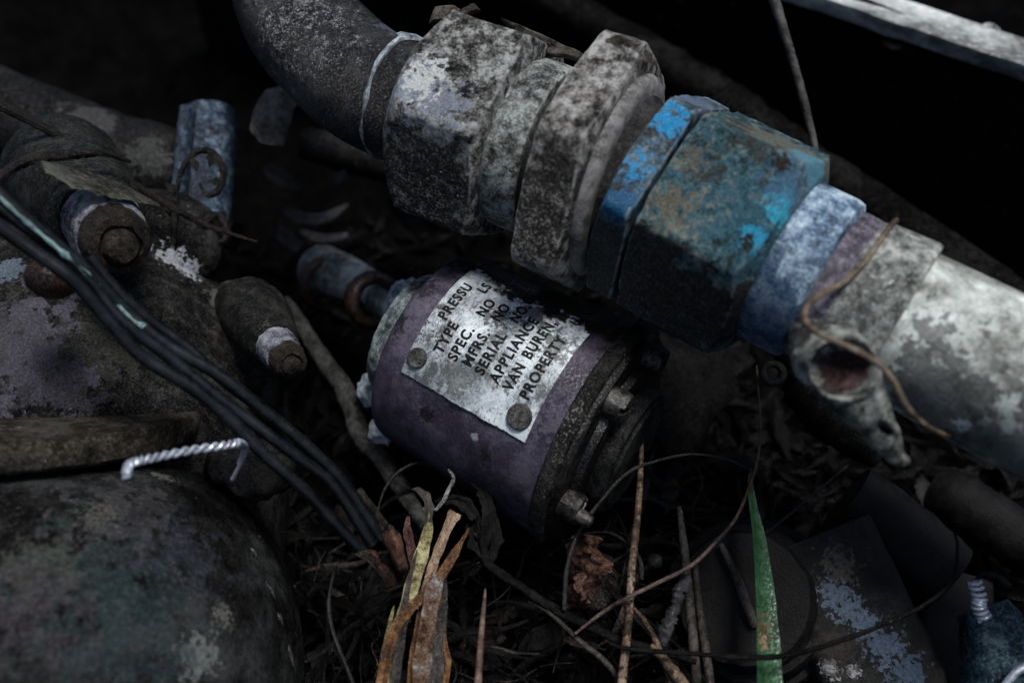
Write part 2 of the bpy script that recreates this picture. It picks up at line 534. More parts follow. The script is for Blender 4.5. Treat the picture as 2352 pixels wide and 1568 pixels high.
M_nut3 = grime('blue_teal_painted_nut', [(.008, .010, .009), (.016, .040, .046), (.022, .068, .085), (.06, .115, .125), (.17, .165, .125)], s=1.3, worn=((.20, .25, .26), .54), bump=.9, rough=(.32, .65), fine=.72,
               spk=((.30, .28, .20), .70, 1.6), spots=((.022, .015, .008), .69, 3.2),
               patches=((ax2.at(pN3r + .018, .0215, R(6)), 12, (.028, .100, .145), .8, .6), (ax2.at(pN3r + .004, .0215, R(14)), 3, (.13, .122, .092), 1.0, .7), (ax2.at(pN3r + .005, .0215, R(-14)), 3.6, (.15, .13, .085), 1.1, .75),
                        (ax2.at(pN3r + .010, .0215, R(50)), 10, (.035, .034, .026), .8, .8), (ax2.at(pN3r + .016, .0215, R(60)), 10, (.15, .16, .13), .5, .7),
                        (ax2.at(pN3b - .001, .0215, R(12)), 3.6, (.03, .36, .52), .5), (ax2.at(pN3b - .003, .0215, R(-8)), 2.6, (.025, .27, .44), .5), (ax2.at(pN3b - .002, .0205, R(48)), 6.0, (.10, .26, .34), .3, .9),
                        (ax2.at(pN3r + .020, .0215, R(-11)), 1.5, (.016, .009, .005), .7), (ax2.at(pN3r + .022, .0215, R(22)), 4.5, (.065, .14, .23), .8, .7), (ax2.at(pN3r + .004, .0212, R(-56)), 12, (.018, .0165, .014), .4, .93), (ax2.at(pN3r + .016, .0212, R(-58)), 12.5, (.018, .0165, .014), .4, .93), (ax2.at(pN3r + .026, .0205, R(-56)), 10, (.018, .0175, .016), .4, .9),  # brown-black lower facet patches: dirt deepened by shade painted into the colour
                        (ax2.at(pN3b - .006, .0215, R(32)), 2.0, (.02, .012, .007), .8)))
M_sleeve = grime('light_blue_sleeve', [(.025, .042, .065), (.085, .14, .205), (.25, .335, .41), (.45, .53, .58)], s=1.7, fine=.55, bump=.4, spots=((.05, .07, .12), .68, 2.0),
                 patches=((ax2.at(pS1 - .008, .017, R(-52)), 14, (.03, .06, .12), .4, .8),))
M_purple_ring = grime('purple_ring', [(.022, .018, .027), (.072, .063, .084), (.19, .172, .20)], s=1.0, bump=.5, spk=((.5, .45, .55), .70, 1.2))
M_ferrule = grime('mottled_ferrule', [(.04, .04, .037), (.10, .104, .096), (.19, .20, .187), (.36, .38, .355)], s=1.15, fine=.68, bump=.6, spk=((.6, .62, .58), .67, 1.6), spots=((.03, .03, .028), .64, 1.8))
M_pipe = grime('pale_weathered_pipe', [(.13, .135, .12), (.28, .297, .272), (.43, .46, .428), (.60, .64, .60)], s=2.2, bump=.35, rough=(.3, .6), fine=.4, spots=((.08, .08, .072), .675, 3.2), spk=((.15, .154, .14), .665, 1.0),
               patches=((ax2.at(pF1 + .012, .0146, R(-50)), 11, (.07, .07, .064), .5, .8), (ax2.at(pF1 + .030, .0146, R(-55)), 13, (.06, .06, .055), .5, .8), (ax2.at(pF1 + .005, .0146, R(-8)), 3.5, (.10, .10, .092), 1.0, .8)))  # the two large patches paint the pipe's shaded underside, with some dirt
# elbow tube
epath = PP([(905, 200, 227), (820, 160, 229), (750, 118, 231), (690, 40, 236), (655, -80, 243), (640, -260, 250)], 0)
epath[0] = ax.at(pN1 + .006, 0, 0)
epath[1] = ax.at(ax.solve(800, 153, .0134), 0, 0)
V, F = tube(epath, [13.2, 13.4, 13.6, 14.2, 14.6], seg=64, n=18)
V = [v + (v - CAM).normalized() * .00018 * fbm(v, 700, 4) for v in V]
link('elbow_tube', V, F, M_elbow, pipe)
# white bead of sealant round the tube
pb = ax.solve(853, 177, .0137)
def bead(x, a, i):
    return 0
V, F = [], []
seg, k = 120, 8
for j in range(seg):
    a = 2 * math.pi * j / seg
    wq = .0006 * max(.25, 1 + 1.5 * noise.noise(Vector((math.cos(a) * 2.6, math.sin(a) * 2.6, 3.1))) + .5 * noise.noise(Vector((math.cos(a) * 9, math.sin(a) * 9, 1.1)))) + .0024 * math.exp(-((a - R(72)) / .28) ** 2)
    sh = .0009 * noise.noise(Vector((math.cos(a) * 1.2, math.sin(a) * 1.2, 8.1)))
    for q in range(k):
        b = 2 * math.pi * q / k
        V.append(ax.at(pb + sh + wq * math.cos(b), .0133 + .0008 * math.sin(b) * (1 + .3 * noise.noise(Vector((a * 5, b, 2)))), a))
for j in range(seg):
    for q in range(k):
        F.append((j * k + q, j * k + (q + 1) % k, ((j + 1) % seg) * k + (q + 1) % k, ((j + 1) % seg) * k + q))
link('sealant_bead', V, F, M_seal, pipe)
# nuts, collar, threads, sleeves
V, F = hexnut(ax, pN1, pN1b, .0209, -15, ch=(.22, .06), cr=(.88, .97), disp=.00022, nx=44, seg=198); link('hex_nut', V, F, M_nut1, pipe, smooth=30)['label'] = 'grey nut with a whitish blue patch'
L = pG1 - pG0
V, F = profile(ax, [(pG0 - .002, .0172), (pG0, .0176), (pG0 + L * .1, .0180), (pG0 + L * .5, .0181), (pG0 + L * .85, .0180), (pG0 + L * .97, .0174), (pG1, .0162)], 96, disp=.00022); link('collar', V, F, M_collar, pipe)
V, F = profile(ax, [(pG1 - .001, .0172), (pG1 + .0004, .0162), (pN2a - .0004, .0162), (pN2a + .001, .017)], 64, disp=.0001); link('thread', V, F, M_thread, pipe)
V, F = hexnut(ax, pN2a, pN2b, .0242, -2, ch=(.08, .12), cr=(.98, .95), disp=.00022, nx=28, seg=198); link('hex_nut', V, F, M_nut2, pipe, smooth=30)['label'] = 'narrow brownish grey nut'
V, F = profile(ax, [(pN2b - .001, .0212), (pN2b + .0006, .0214), (pN2b + .0016, .0208), (pN2b + .0022, .0198), (pN2b + .0024, .0185)], 96, disp=.00012); link('washer_face', V, F, M_nut2s, pipe)
xJ = (J - ax.O).length
V, F = profile(ax, [(pN2b + .001, .0182), (pN2b + .003, .0176), (pN2c, .0170), (xJ + .002, .0166)], 64, disp=.0001); link('thread', V, F, M_thread, pipe)
V, F = profile(ax2, [(-.004, .0166), (pN3a + .001, .0168)], 64, disp=.0001); link('thread', V, F, M_thread, pipe)
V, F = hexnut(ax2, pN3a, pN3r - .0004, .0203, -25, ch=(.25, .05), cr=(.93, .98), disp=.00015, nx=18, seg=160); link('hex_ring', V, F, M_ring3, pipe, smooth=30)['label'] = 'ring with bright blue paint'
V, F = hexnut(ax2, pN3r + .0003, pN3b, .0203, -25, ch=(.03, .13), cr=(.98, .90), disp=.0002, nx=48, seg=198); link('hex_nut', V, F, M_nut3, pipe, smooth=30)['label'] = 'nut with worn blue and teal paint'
V, F = profile(ax2, [(pN3b - .002, .0160), (pN3b + .0005, .0166), (pS1 - .002, .0166), (pS1 - .0006, .0162), (pS1, .0150)], 96, disp=.00015); link('sleeve', V, F, M_sleeve, pipe)
V, F = profile(ax2, [(pS1 - .001, .0148), (pS1 + .0006, .0152), (pS2 - .0008, .0150), (pS2, .0142)], 80, disp=.00015); link('purple_ring', V, F, M_purple_ring, pipe)
V, F = profile(ax2, [(pS2 - .001, .0150), (pS2 + .0004, .0156), (pF1 - .001, .0160), (pF1 - .0002, .0157), (pF1, .0140)], 96, disp=.00018); link('ferrule', V, F, M_ferrule, pipe)
V, F = profile(ax2, [(pF1 - .002, .0142), (pF1 + .004, .0144)] + [(pF1 + .01 + .016 * i, .0146) for i in range(10)], 96, disp=.00015, ds=120); link('pipe', V, F, M_pipe, pipe)

# ------------------------------------------------------------------ purple canister
CL, CR = P(991, 795, 236), P(1412, 1018, 220)
cyl = Axis(CL, CR)
cl = (CR - CL).length
can = thing('pressure_switch', 'purple metal canister with a stamped nameplate lying under the pipe', 'pressure switch', cyl.O + cyl.X * cl * .5 - Vector((0, 0, .026)))
def rb(x): return .0238 + (.0262 - .0238) * (x / cl)
uL = cyl.solve(930, 840, .0242, R(-16)); uR = cyl.solve(1215, 1000, .0256, R(-16))
dirt_sheen_c = lambda u, ph: cyl.at(u, rb(u), R(ph))
dirtcol = (.016, .0145, .013)
M_purple = grime('purple_paint', [(.024, .019, .031), (.040, .033, .050), (.074, .064, .087)], s=1.6, rough=(.28, .5), bump=.22, fine=.5, spk=((.010, .008, .010), .725, .8), spots=((.20, .19, .22), .78, .6), spec=.5,
                 patches=((dirt_sheen_c(cl * .25, 84), 17, dirtcol, .3), (dirt_sheen_c(cl * .6, 78), 18, dirtcol, .3), (dirt_sheen_c(cl * .95, 68), 15, dirtcol, .3), (dirt_sheen_c(cl * .0, 92), 12, dirtcol, .3),
                          (dirt_sheen_c(0, 60), 5.0, (.012, .011, .011), .8, .85), (dirt_sheen_c(0, 30), 3.0, (.012, .011, .011), .9, .8), (dirt_sheen_c(0, 5), 2.6, (.012, .011, .011), .9, .8), (dirt_sheen_c(cl * .86, -2), 4.0, (.11, .095, .125), .9, .6), (dirt_sheen_c(cl * .30, -30), 2.0, (.02, .016, .02), .5), (dirt_sheen_c(cl * .62, -33), 1.6, (.02, .016, .02), .5), (dirt_sheen_c(cl * .55, -27), .9, (.3, .3, .36), .4)))  # lavender patch by the rim paints sky sheen into the shell colour
xs = [-.0006, 0.0, .0008, .002] + [.004 + (cl - .0095) * i / 26 for i in range(27)]
rr = {0: .0222, 1: .0230, 2: .0236}
V, F = radial(cyl, xs, lambda x, a, i: rr.get(i, rb(x)), 160, disp=.00006, ds=160)
link('shell', V, F, M_purple, can)
M_rim = grime('dirty_rim', [(.003, .0029, .0027), (.0085, .008, .0071), (.027, .0255, .023)], s=.9, bump=.9, spk=((.22, .21, .19), .63, .7), spec=.3)
V, F = profile(cyl, [(cl - .0066, .0255), (cl - .0062, .0263), (cl - .0056, .0268), (cl - .0034, .0269), (cl - .0029, .0266), (cl - .0026, .0258)], 128, disp=.0003, ds=500); link('end_rim', V, F, M_rim, can)
M_end = grime('oily_end_plate', [(.0014, .0014, .0013), (.0042, .0039, .0035), (.013, .0122, .0105)], s=1.1, rough=(.3, .55), bump=.4, spk=((.12, .11, .10), .70, 1.0), spec=.5)
V, F = profile(cyl, [(cl - .004, .0254), (cl - .0022, .0254), (cl - .0013, .0248), (cl - .0010, .0238), (cl - .0008, .0205), (cl + .0008, .0201), (cl + .0011, .0195), (cl + .0013, .001)], 128, disp=.0001); link('end_plate', V, F, M_end, can)
V, F = profile(cyl, [(cl + .001, .0150), (cl + .0040, .0150), (cl + .0046, .0146), (cl + .0047, .0128), (cl + .0054, .0124), (cl + .0056, .001)], 96, disp=.0001); link('end_disc', V, F, M_darkgrey, can)
M_screw = grime('oily_screw', [(.007, .0066, .006), (.03, .0285, .026), (.10, .096, .09)], s=.9, rough=(.22, .45), bump=.4, metal=.5)
for (px, py) in ((1392, 912), (1300, 1158), (1452, 745)):
    # cap screws standing on the end plate near its edge
    best = min(range(360), key=lambda q: (proj(cyl.at(cl + .001, .0215, R(q))) - Vector((px, py))).length)
    c = cyl.at(cl - .0008, .0214, R(best))
    s = Axis.__new__(Axis); s.O = c; s.X = cyl.X; s.E1 = (cyl.E1 * math.cos(R(best)) + cyl.E2 * math.sin(R(best))); s.E2 = s.X.cross(s.E1)
    q = disc_bolt('cap_screw', c + cyl.X * .0015, cyl.X, .0034, .0030, M_screw, can, True, dome=.3, up=s.E1 + s.E2 * .8)
    if py > 1000:
        V, F = profile(s, [(.003, .0016), (.0062, .0016), (.0070, .0013), (.0073, .0004)], 20); V = [v + s.E1 * .0012 for v in V]; link('stud', V, F, M_screw, can)
# nameplate bent round the shell
def plate_pt(u, arc, h):
    """u along the axis from the left edge, arc mm up from the lower edge, h mm proud"""
    x = uL + u
    r = rb(x)
    return cyl.at(x, r + h * .001, R(-16) + arc * .001 / r)
PL = uR - uL
ARC = 31.0
def dent(u, arc):
    h = 0.0
    t = u / PL
    # lifted, creased lower edge
    h += .55 * math.exp(-((t - .46) / .07) ** 2) * math.exp(-(arc / 3.2) ** 2)
    h += .35 * math.exp(-((t - .70) / .10) ** 2) * math.exp(-(arc / 1.4) ** 2)
    h += .06 * noise.noise(Vector((t * 14, arc * .5, 3.0))) + .04 * noise.noise(Vector((t * 40, arc * 1.6, 3.0)))
    return h
def nameplate():
    nu, nv = 90, 70
    V, F = [], []
    for lay in (0, 1):
        for j in range(nv + 1):
            for i in range(nu + 1):
                u = PL * i / nu; arc = ARC * j / nv
                e = .28 * noise.noise(Vector((i * .33, 4.4, 1.0))) + .22 * noise.noise(Vector((i * .9, 1.4, 7.0)))
                if j == 0 and 8 < i < 82: arc += max(-.1, e) * .55
                V.append(plate_pt(u, arc, .16 + (.26 if lay else 0) + dent(u, arc) * (1 if lay else .6)))
    st = (nu + 1) * (nv + 1)
    for j in range(nv):
        for i in range(nu):
            o = j * (nu + 1) + i
            F.append((o, o + 1, o + nu + 2, o + nu + 1))
            o += st
            F.append((o, o + nu + 1, o + nu + 2, o + 1))
    def edge(a): return [(a[i], a[i + 1], a[i + 1] + st, a[i] + st) for i in range(len(a) - 1)]
    F += edge(list(range(nu + 1))) + edge([nv * (nu + 1) + i for i in range(nu + 1)]) + edge([j * (nu + 1) for j in range(nv + 1)]) + edge([j * (nu + 1) + nu for j in range(nv + 1)])
    return V, F
pp = lambda u, a: plate_pt(u * PL, a, .4)
M_plate = grime('aluminium_nameplate', [(.09, .10, .10), (.28, .31, .325), (.46, .50, .52), (.60, .65, .67)], s=1.3, rough=(.35, .6), metal=.15, bump=.35, fine=.42,
                spk=((.035, .033, .03), .635, .6), spots=((.03, .027, .022), .69, 2.2), cracks=((.05, .05, .045), 1.9),
                patches=((pp(.0, 33.5), 4.0, dirtcol, .4), (pp(.25, 33.5), 6.0, dirtcol, .45), (pp(.45, 33.0), 7.2, dirtcol, .45), (pp(.70, 33.5), 7.6, dirtcol, .42), (pp(1.0, 33.5), 6.4, dirtcol, .45), (pp(.62, 25.0), 4.4, dirtcol, .8, .75), (pp(.88, 20.5), 3.4, (.03, .027, .02), .9, .7),
                         (pp(.40, 4.6), 3.4, (.15, .16, .145), .6, .75), (pp(.40, 20), 2.4, (.03, .028, .022), 1.0, .8), (pp(.72, 9.0), 2.0, (.05, .045, .035), 1.0, .7)))
V, F = nameplate()
npl = link('nameplate', V, F, M_plate, can, smooth=40)
M_ink = grime('black_stamped_letters', [(.0035, .0035, .0035), (.006, .006, .006), (.014, .013, .012)], s=.6, bump=.2, rough=(.5, .8), spec=.2, spots=((.22, .24, .25), .70, 1.4))
def lettering(word, uc, arc0, cap=2.3, sx=.86, sp=1.18):
    cu = bpy.data.curves.new('lettering', 'FONT')
    cu.body = word; cu.size = cap / .70; cu.space_character = sp; cu.offset = .058 * cap; cu.resolution_u = 4; cu.extrude = .03
    ob = bpy.data.objects.new('lettering', cu); col.objects.link(ob)
    dg = bpy.context.evaluated_depsgraph_get()
    me = bpy.data.meshes.new_from_object(ob.evaluated_get(dg))
    bpy.data.objects.remove(ob); bpy.data.curves.remove(cu)
    jit = rnd.uniform(-.08, .08)
    V = []
    for v in me.vertices:
        lx, ly = v.co.x * sx, v.co.y
        a = arc0 + lx; u = uc * PL + (cap / 2 - ly + jit) * .001
        V.append(plate_pt(u, a, .455 + dent(u, a) + v.co.z * 1.2))
    F = [tuple(p.vertices) for p in me.polygons]
    o = link('lettering', V, F, M_ink, npl, smooth=0)
    bpy.data.meshes.remove(me)
    return o
for word, uc, ph, kw in (('PRESSU', .085, 16, {}), ('TYPE', .185, 1, {}), ('LS', .185, 39, {}), ('SPEC.', .30, 1, {}), ('NO', .30, 26.5, {}), ('MFRS.', .408, 2, {}), ('NO', .408, 28, {}),
                         ('SERIAL', .515, 1.5, {}), ('NO.', .515, 32, {}), ('APPLIANCE', .63, 1.5, {}), ('VAN', .742, 1.5, dict(sx=.8)), ('BUREN,', .742, 18.5, dict(sx=.84)), ('I', .742, 50, {}),
                         ('PROPERTY', .865, 1.5, {}), ('U', .865, 47.5, {})):
    lettering(word, uc, (ph + 16) * R(1) * 25.0, **kw)
M_rivet = grime('rivet', [(.02, .02, .018), (.06, .06, .055), (.14, .14, .13)], s=1.0, bump=.8, rough=(.4, .6), spots=((.015, .012, .01), .64, 1.6), metal=.3)
for (px, py, r_) in ((961, 823, 2.25), (1196, 958, 2.75)):
    best = None
    for iu in range(0, 41):
        for ia in range(0, 60):
            q = plate_pt(PL * iu / 40, ia * .15, .4); e = (proj(q) - Vector((px, py))).length
            if best is None or e < best[0]: best = (e, iu, ia)
    u, a = PL * best[1] / 40, best[2] * .15
    c = plate_pt(u, a, .35); n_ = (plate_pt(u, a, 2.0) - c).normalized()
    disc_bolt('rivet', c, n_, r_ * .001, .0011, M_rivet, npl, False, dome=.9)
# left end: neck, crystalline screw heads
M_crust = grime('white_crystal_crust', [(.10, .13, .15), (.26, .32, .36), (.42, .48, .52), (.6, .65, .68)], s=.8, bump=1.0, rough=(.4, .6), spots=((.05, .06, .07), .66, 1.2))
M_bluegrey = grime('blue_grey_metal', [(.02, .0235, .0235), (.08, .096, .096), (.18, .212, .208), (.34, .38, .375)], s=1.3, bump=.5, spots=((.05, .03, .02), .68, 2.5))
V, F = profile(cyl, [(-.0085, .001), (-.0082, .0130), (-.0075, .0150), (-.004, .0165), (-.001, .0180), (.0004, .020)], 96, disp=.0003); link('end_boss', V, F, M_bluegrey, can)
def lump(name, c, r, mat, parent, seg=18, amp=.25, fs=700, sq=(1, 1, 1)):
    V, F = [], []
    for i in range(seg + 1):
        th = math.pi * i / seg
        for j in range(seg * 2):
            ph = math.pi * j / seg
            d = Vector((math.sin(th) * math.cos(ph) * sq[0], math.sin(th) * math.sin(ph) * sq[1], math.cos(th) * sq[2]))
            V.append(c + d * r * (1 + amp * fbm(c + d * r, fs, 4)))
        if i:
            o = (i - 1) * seg * 2
            for j in range(seg * 2): F.append((o + j, o + (j + 1) % (seg * 2), o + seg * 2 + (j + 1) % (seg * 2), o + seg * 2 + j))
    return link(name, V, F, mat, parent, smooth=60)
lump('crusted_screw', P(942, 688, 243), .0050, M_crust, can)
lump('crusted_screw', P(862, 895, 240), .0042, M_crust, can)
lump('crusted_screw', P(880, 990, 238), .0034, M_crust, can)
# ------------------------------------------------------------------ connector behind the canister
M_copper = grime('brown_copper', [(.006, .0032, .0025), (.020, .010, .007), (.048, .024, .017)], s=1.5, rough=(.3, .5), bump=.3, spec=.5)
con = thing('cable_connector', 'small pale blue connector with a brown ring behind the left end of the purple canister', 'connector', P(850, 700, 262))
def lathe_between(name, a, b, prof, mat, parent, seg=48, disp=.0001, ds=500):
    x_ = Axis(a, b); L_ = (b - a).length
    V, F = profile(x_, [(t * L_, r * .001) for t, r in prof], seg, disp=disp, ds=ds)
    return link(name, V, F, mat, parent)
lathe_between('cup', P(725, 615, 288), P(850, 660, 270), [(0, .01), (0, 5.6), (.04, 6.8), (.12, 7.2), (.5, 6.6), (1.0, 5.0), (1.02, .01)], M_bluegrey, con, disp=.0004)
lathe_between('neck', P(840, 665, 272), P(960, 735, 240), [(0, 3.6), (.3, 3.8), (.32, 4.6), (.7, 4.8), (1, 5.4)], M_bluegrey, con, disp=.0003)
def torus(c, n, R0, r0, seg=64, k=14, flat=1.0):
    n = n.normalized(); e1 = n.orthogonal().normalized(); e2 = n.cross(e1)
    V, F = [], []
    for i in range(seg):
        a = 2 * math.pi * i / seg; d = e1 * math.cos(a) + e2 * math.sin(a)
        for j in range(k):
            b = 2 * math.pi * j / k
            V.append(c + d * (R0 + r0 * math.cos(b)) + n * r0 * flat * math.sin(b))
    for i in range(seg):
        for j in range(k): F.append((i * k + j, i * k + (j + 1) % k, ((i + 1) % seg) * k + (j + 1) % k, ((i + 1) % seg) * k + j))
    return V, F
V, F = torus(P(858, 690, 252), (P(900, 705, 238) - P(800, 670, 262)), .0058, .0018, flat=1.5); link('brown_ring', V, F, M_copper, con)
V, F = torus(P(745, 652, 280), (P(850, 660, 270) - P(725, 615, 288)), .0068, .0012, flat=1.5); link('brown_ring', V, F, M_copper, con)

# ------------------------------------------------------------------ left: two cast housings
M_house = grime('dark_olive_casting', [(.0022, .0021, .002), (.0062, .006, .0056), (.0135, .013, .0122), (.034, .0325, .031)], s=1.4, rough=(.55, .8), bump=.7,
                spk=((.22, .22, .21), .70, .8), spec=.16)
M_house2 = grime('grey_olive_casting', [(.006, .0056, .005), (.016, .0157, .0148), (.028, .030, .030), (.050, .053, .053)], s=2.6, rough=(.55, .8), bump=.45, fine=.3,
                 spk=((.16, .165, .15), .735, 3.0), spec=.25)
M_ledge = grime('tan_ledge', [(.006, .005, .0034), (.019, .016, .0117), (.046, .042, .035)], s=2.2, rough=(.6, .85), bump=.5, spk=((.16, .15, .13), .70, 1.6), spec=.2)
M_boltpale = grime('pale_violet_bolt', [(.012, .011, .012), (.07, .07, .085), (.17, .175, .21), (.27, .285, .29)], s=1.0, bump=.7, spots=((.03, .024, .016), .63, 2.2))
M_boltrust = grime('rusty_bolt_end', [(.004, .003, .0024), (.013, .0098, .007), (.034, .027, .019)], s=.9, bump=1.0, spk=((.10, .09, .075), .68, .9))
def dome(name, c, r, mat, parent, seg=120, rings=80, amp=.006, sq=(1, 1, 1), pw=2.0, fs=35):
    V, F = [], []
    for i in range(rings + 1):
        th = math.pi * (1e-3 + (1 - 2e-3) * i / rings)
        for j in range(seg):
            ph = 2 * math.pi * j / seg
            a_, b_, c_ = math.sin(th) * math.cos(ph), math.sin(th) * math.sin(ph), math.cos(th)
            f = (abs(a_) ** pw + abs(b_) ** pw + abs(c_) ** pw) ** (-1 / pw)
            d = (RT * (a_ * sq[0]) + FW * (b_ * sq[1]) + UP * (c_ * sq[2])) * f
            p = c + d * r
            V.append(p + d * r * (amp * fbm(p, fs, 3) + amp * .45 * fbm(p, fs * 9, 4) + amp * .12 * fbm(p, 900, 3)))
        if i:
            o = (i - 1) * seg
            for j in range(seg): F.append((o + j, o + (j + 1) % seg, o + seg + (j + 1) % seg, o + seg + j))
    return link(name, V, F, mat, parent, smooth=60)
h1c = P(58, 1105, 252)
h1 = thing('gear_housing', 'dark domed casting with two bolts and a tan ledge under the black cables', 'housing', Vector((h1c.x, h1c.y, 0)))
d1 = dome('casing', h1c, .0655, M_house, h1, amp=.008, sq=(1, .80, 1), pw=2.5)
remat(d1, grime('dark_olive_casting_stained', [(.0022, .0021, .002), (.0062, .006, .0056), (.0135, .013, .0122), (.034, .0325, .031)], s=1.4, rough=(.55, .8), bump=.7, spk=((.22, .22, .21), .70, .8), spec=.16,
    patches=stains(d1, [(70, 800, 11, (.085, .078, .10), .9, .85), (150, 860, 8, (.05, .047, .056), 1.1, .75), (20, 760, 6, (.055, .055, .062), 1.0, .7), (250, 780, 9, (.03, .031, .024), .8, .8), (392, 598, 3.2, (.42, .44, .47), .9, .9), (432, 622, 2.6, (.40, .42, .45), .9, .9), (540, 720, 6, (.10, .10, .095), 1.6, .7), (620, 930, 4, (.06, .058, .04), .8, .8), (20, 618, 3.4, (.12, .15, .19), .4, .8)])))
# ledge
c_ = P(40, 968, 215)
V, F = [], []
def ring_plate(name, c, axis, prof, mat, parent, seg=160, disp=.0004, ds=160):
    a_ = Axis(c, c + axis)
    V, F = profile(a_, prof, seg, disp=disp, ds=ds)
    return link(name, V, F, mat, parent, smooth=45)
lax = (UP * 1.0 - FW * .10 + RT * .03).normalized()
ring_plate('ledge', c_, lax, [(-.0033, .030), (-.0032, .0370), (-.0022, .0382), (.0018, .0385), (.0028, .0378), (.0032, .030)], M_ledge, h1, disp=.0005)
ring_plate('skirt', P(60, 1090, 222), lax, [(-.02, .034), (.012, .036)], M_dark, h1, disp=.0004)  # dark filler body standing in for the shaded recess below the ledge
# bolt bosses
def bolt(p_in, p_out, rb_, mat_b):
    L_ = (p_out - p_in).length
    lathe_between('boss', p_in - (p_out - p_in) * .4, p_in.lerp(p_out, .62), [(0, rb_ * 1.75), (.35, rb_ * 1.62), (.75, rb_ * 1.38), (.92, rb_ * 1.28), (1.0, rb_ * 1.08)], mat_b, h1, 64, .0004, 200)
    b_ = lathe_between('bolt', p_in.lerp(p_out, .45), p_out, [(0, rb_ * .95), (.25, rb_ * 1.0), (.45, rb_ * .99), (.72, rb_ * .95), (.82, rb_ * .90), (.84, .01)], M_boltpale, h1, 56, .0005, 500)
    lathe_between('bolt_end', p_in.lerp(p_out, .82), p_in.lerp(p_out, 1.20), [(0, rb_ * .80), (.1, rb_ * .85), (.45, rb_ * .83), (.62, rb_ * .74), (.66, rb_ * .55), (.60, rb_ * .52), (.62, rb_ * .45), (.74, rb_ * .41), (.78, rb_ * .34), (.80, .01)], M_boltrust, b_, 56, .0005, 420)
M_boss = grime('olive_boss', [(.003, .0032, .0027), (.008, .0084, .007), (.021, .0218, .019)], s=1.6, rough=(.5, .75), bump=.4, spec=.25)
bolt(P(175, 435, 226), P(270, 556, 196), 7.8, M_boss)
bolt(P(590, 740, 233), P(664, 830, 215), 4.6, M_boss)
for (x, y, d, r_, q) in ((560, 790, 243, .0125, (1.0, .8, 1.25)), (330, 560, 246, .0150, (1.3, .7, .9))):
    sh = dome('shoulder', P(x, y, d), r_, M_house, h1, seg=72, rings=48, amp=.02, sq=q, pw=2.3); sh.data.materials[0] = d1.data.materials[0]
lathe_between('post', P(610, 960, 242), P(618, 800, 236), [(0, 3.0), (1, 3.0)], M_boss, h1)
# brown grommet peeping out under the cables
o = lump('rubber_grommet', P(120, 640, 190), .0046, M_copper, None, amp=.08, sq=(1.1, .8, .9))
tag(o, 'orange brown rubber grommet half hidden under the black cables on the left casting', 'grommet')
h2c = P(58, 1690, 205)
h2 = thing('lower_housing', 'large blurred grey casting with flaking paint filling the lower left corner', 'housing', Vector((h2c.x, h2c.y, -.01)))
d2 = dome('casing', h2c, .0555, M_house2, h2, amp=.009, sq=(1, .86, 1.04), pw=2.7)
remat(d2, grime('grey_olive_casting_stained', [(.003, .0028, .0026), (.0076, .0075, .0071), (.0148, .0158, .0158), (.030, .032, .032)], s=2.4, rough=(.5, .75), bump=.6, fine=.4, spk=((.11, .115, .105), .71, 1.6), spec=.12,
    patches=stains(d2, [(300, 1170, 8, (.06, .057, .062), 1.1, .6), (200, 1330, 10, (.028, .044, .042), 1.1, .5), (90, 1290, 6, (.06, .064, .052), 1.1, .5), (60, 1400, 7, (.052, .044, .052), 1.1, .5), (460, 1510, 3.4, (.15, .16, .15), 1.0, .75), (375, 1095, 2.0, (.15, .15, .13), 1.1, .75), (230, 1180, 3.0, (.09, .087, .07), 1.1, .6), (420, 1260, 7, (.030, .033, .045), 1.2, .6), (300, 1450, 10, (.020, .035, .038), 1.1, .5), (510, 1410, 2.0, (.12, .12, .105), .9, .75)])))
M_flake = grime('paint_flake', [(.012, .012, .011), (.03, .03, .028), (.06, .06, .056)], s=1.0, bump=.4)
for (x, y, ln) in ((585, 1268, 26), (622, 1352, 52), (645, 1420, 34), (668, 1500, 60)):
    # paint chips standing proud of the casting's right hand edge
    q = P(x, y, 200); d = (q - h2c).normalized(); t = d.cross(FW).normalized()
    c0 = hits(d2, [(x - 4, y)])[0]
    V, F = tube([c0 - t * ln * K * .1, c0 + d * .0003, c0 + t * ln * K * .1], [.15, .5, .2], seg=8, n=5, rough=.6)
    link('paint_chip', V, F, M_flake, h2)

# ------------------------------------------------------------------ cables
M_cable = grime('black_cable', [(.0016, .0019, .0023), (.0038, .0045, .0055), (.009, .0108, .013)], s=2.0, rough=(.2, .38), bump=.06, spec=.32, fleck=False)
M_cableg = grime('black_cable_with_green_scuff', [(.0018, .0022, .0025), (.0042, .0056, .006), (.010, .0128, .014)], s=2.0, rough=(.2, .4), bump=.06, spec=.32, fleck=False)
M_green = grime('verdigris_stripe', [(.05, .08, .08), (.13, .21, .20), (.24, .35, .335)], s=1.2, bump=.4, spots=((.01, .012, .012), .62, 2.5))
cabs = [
 ('outermost black cable nearest the viewer on the lower edge of the bundle', [(-40, 482), (60, 562), (160, 645), (250, 737), (330, 817), (430, 893), (520, 965), (600, 1035), (690, 1110), (760, 1195), (835, 1268)], 1.28, 170, 203),
 ('plain black cable lying second from the lower edge of the bundle', [(-40, 455), (80, 548), (190, 628), (280, 733), (370, 812), (480, 888), (580, 966), (680, 1045), (765, 1120), (855, 1250)], 1.25, 172, 205),
 ('black cable streaked with green corrosion along its upper left run', [(-40, 420), (60, 508), (150, 582), (225, 656), (290, 722), (390, 790), (500, 866), (600, 935), (700, 1022), (790, 1112), (872, 1236)], 1.22, 171, 206),
 ('black cable on the upper edge of the bundle, coming from behind the bolt', [(200, 590), (270, 668), (350, 728), (440, 800), (520, 868), (620, 948), (705, 1030), (785, 1108), (872, 1222)], 1.15, 182, 207)]
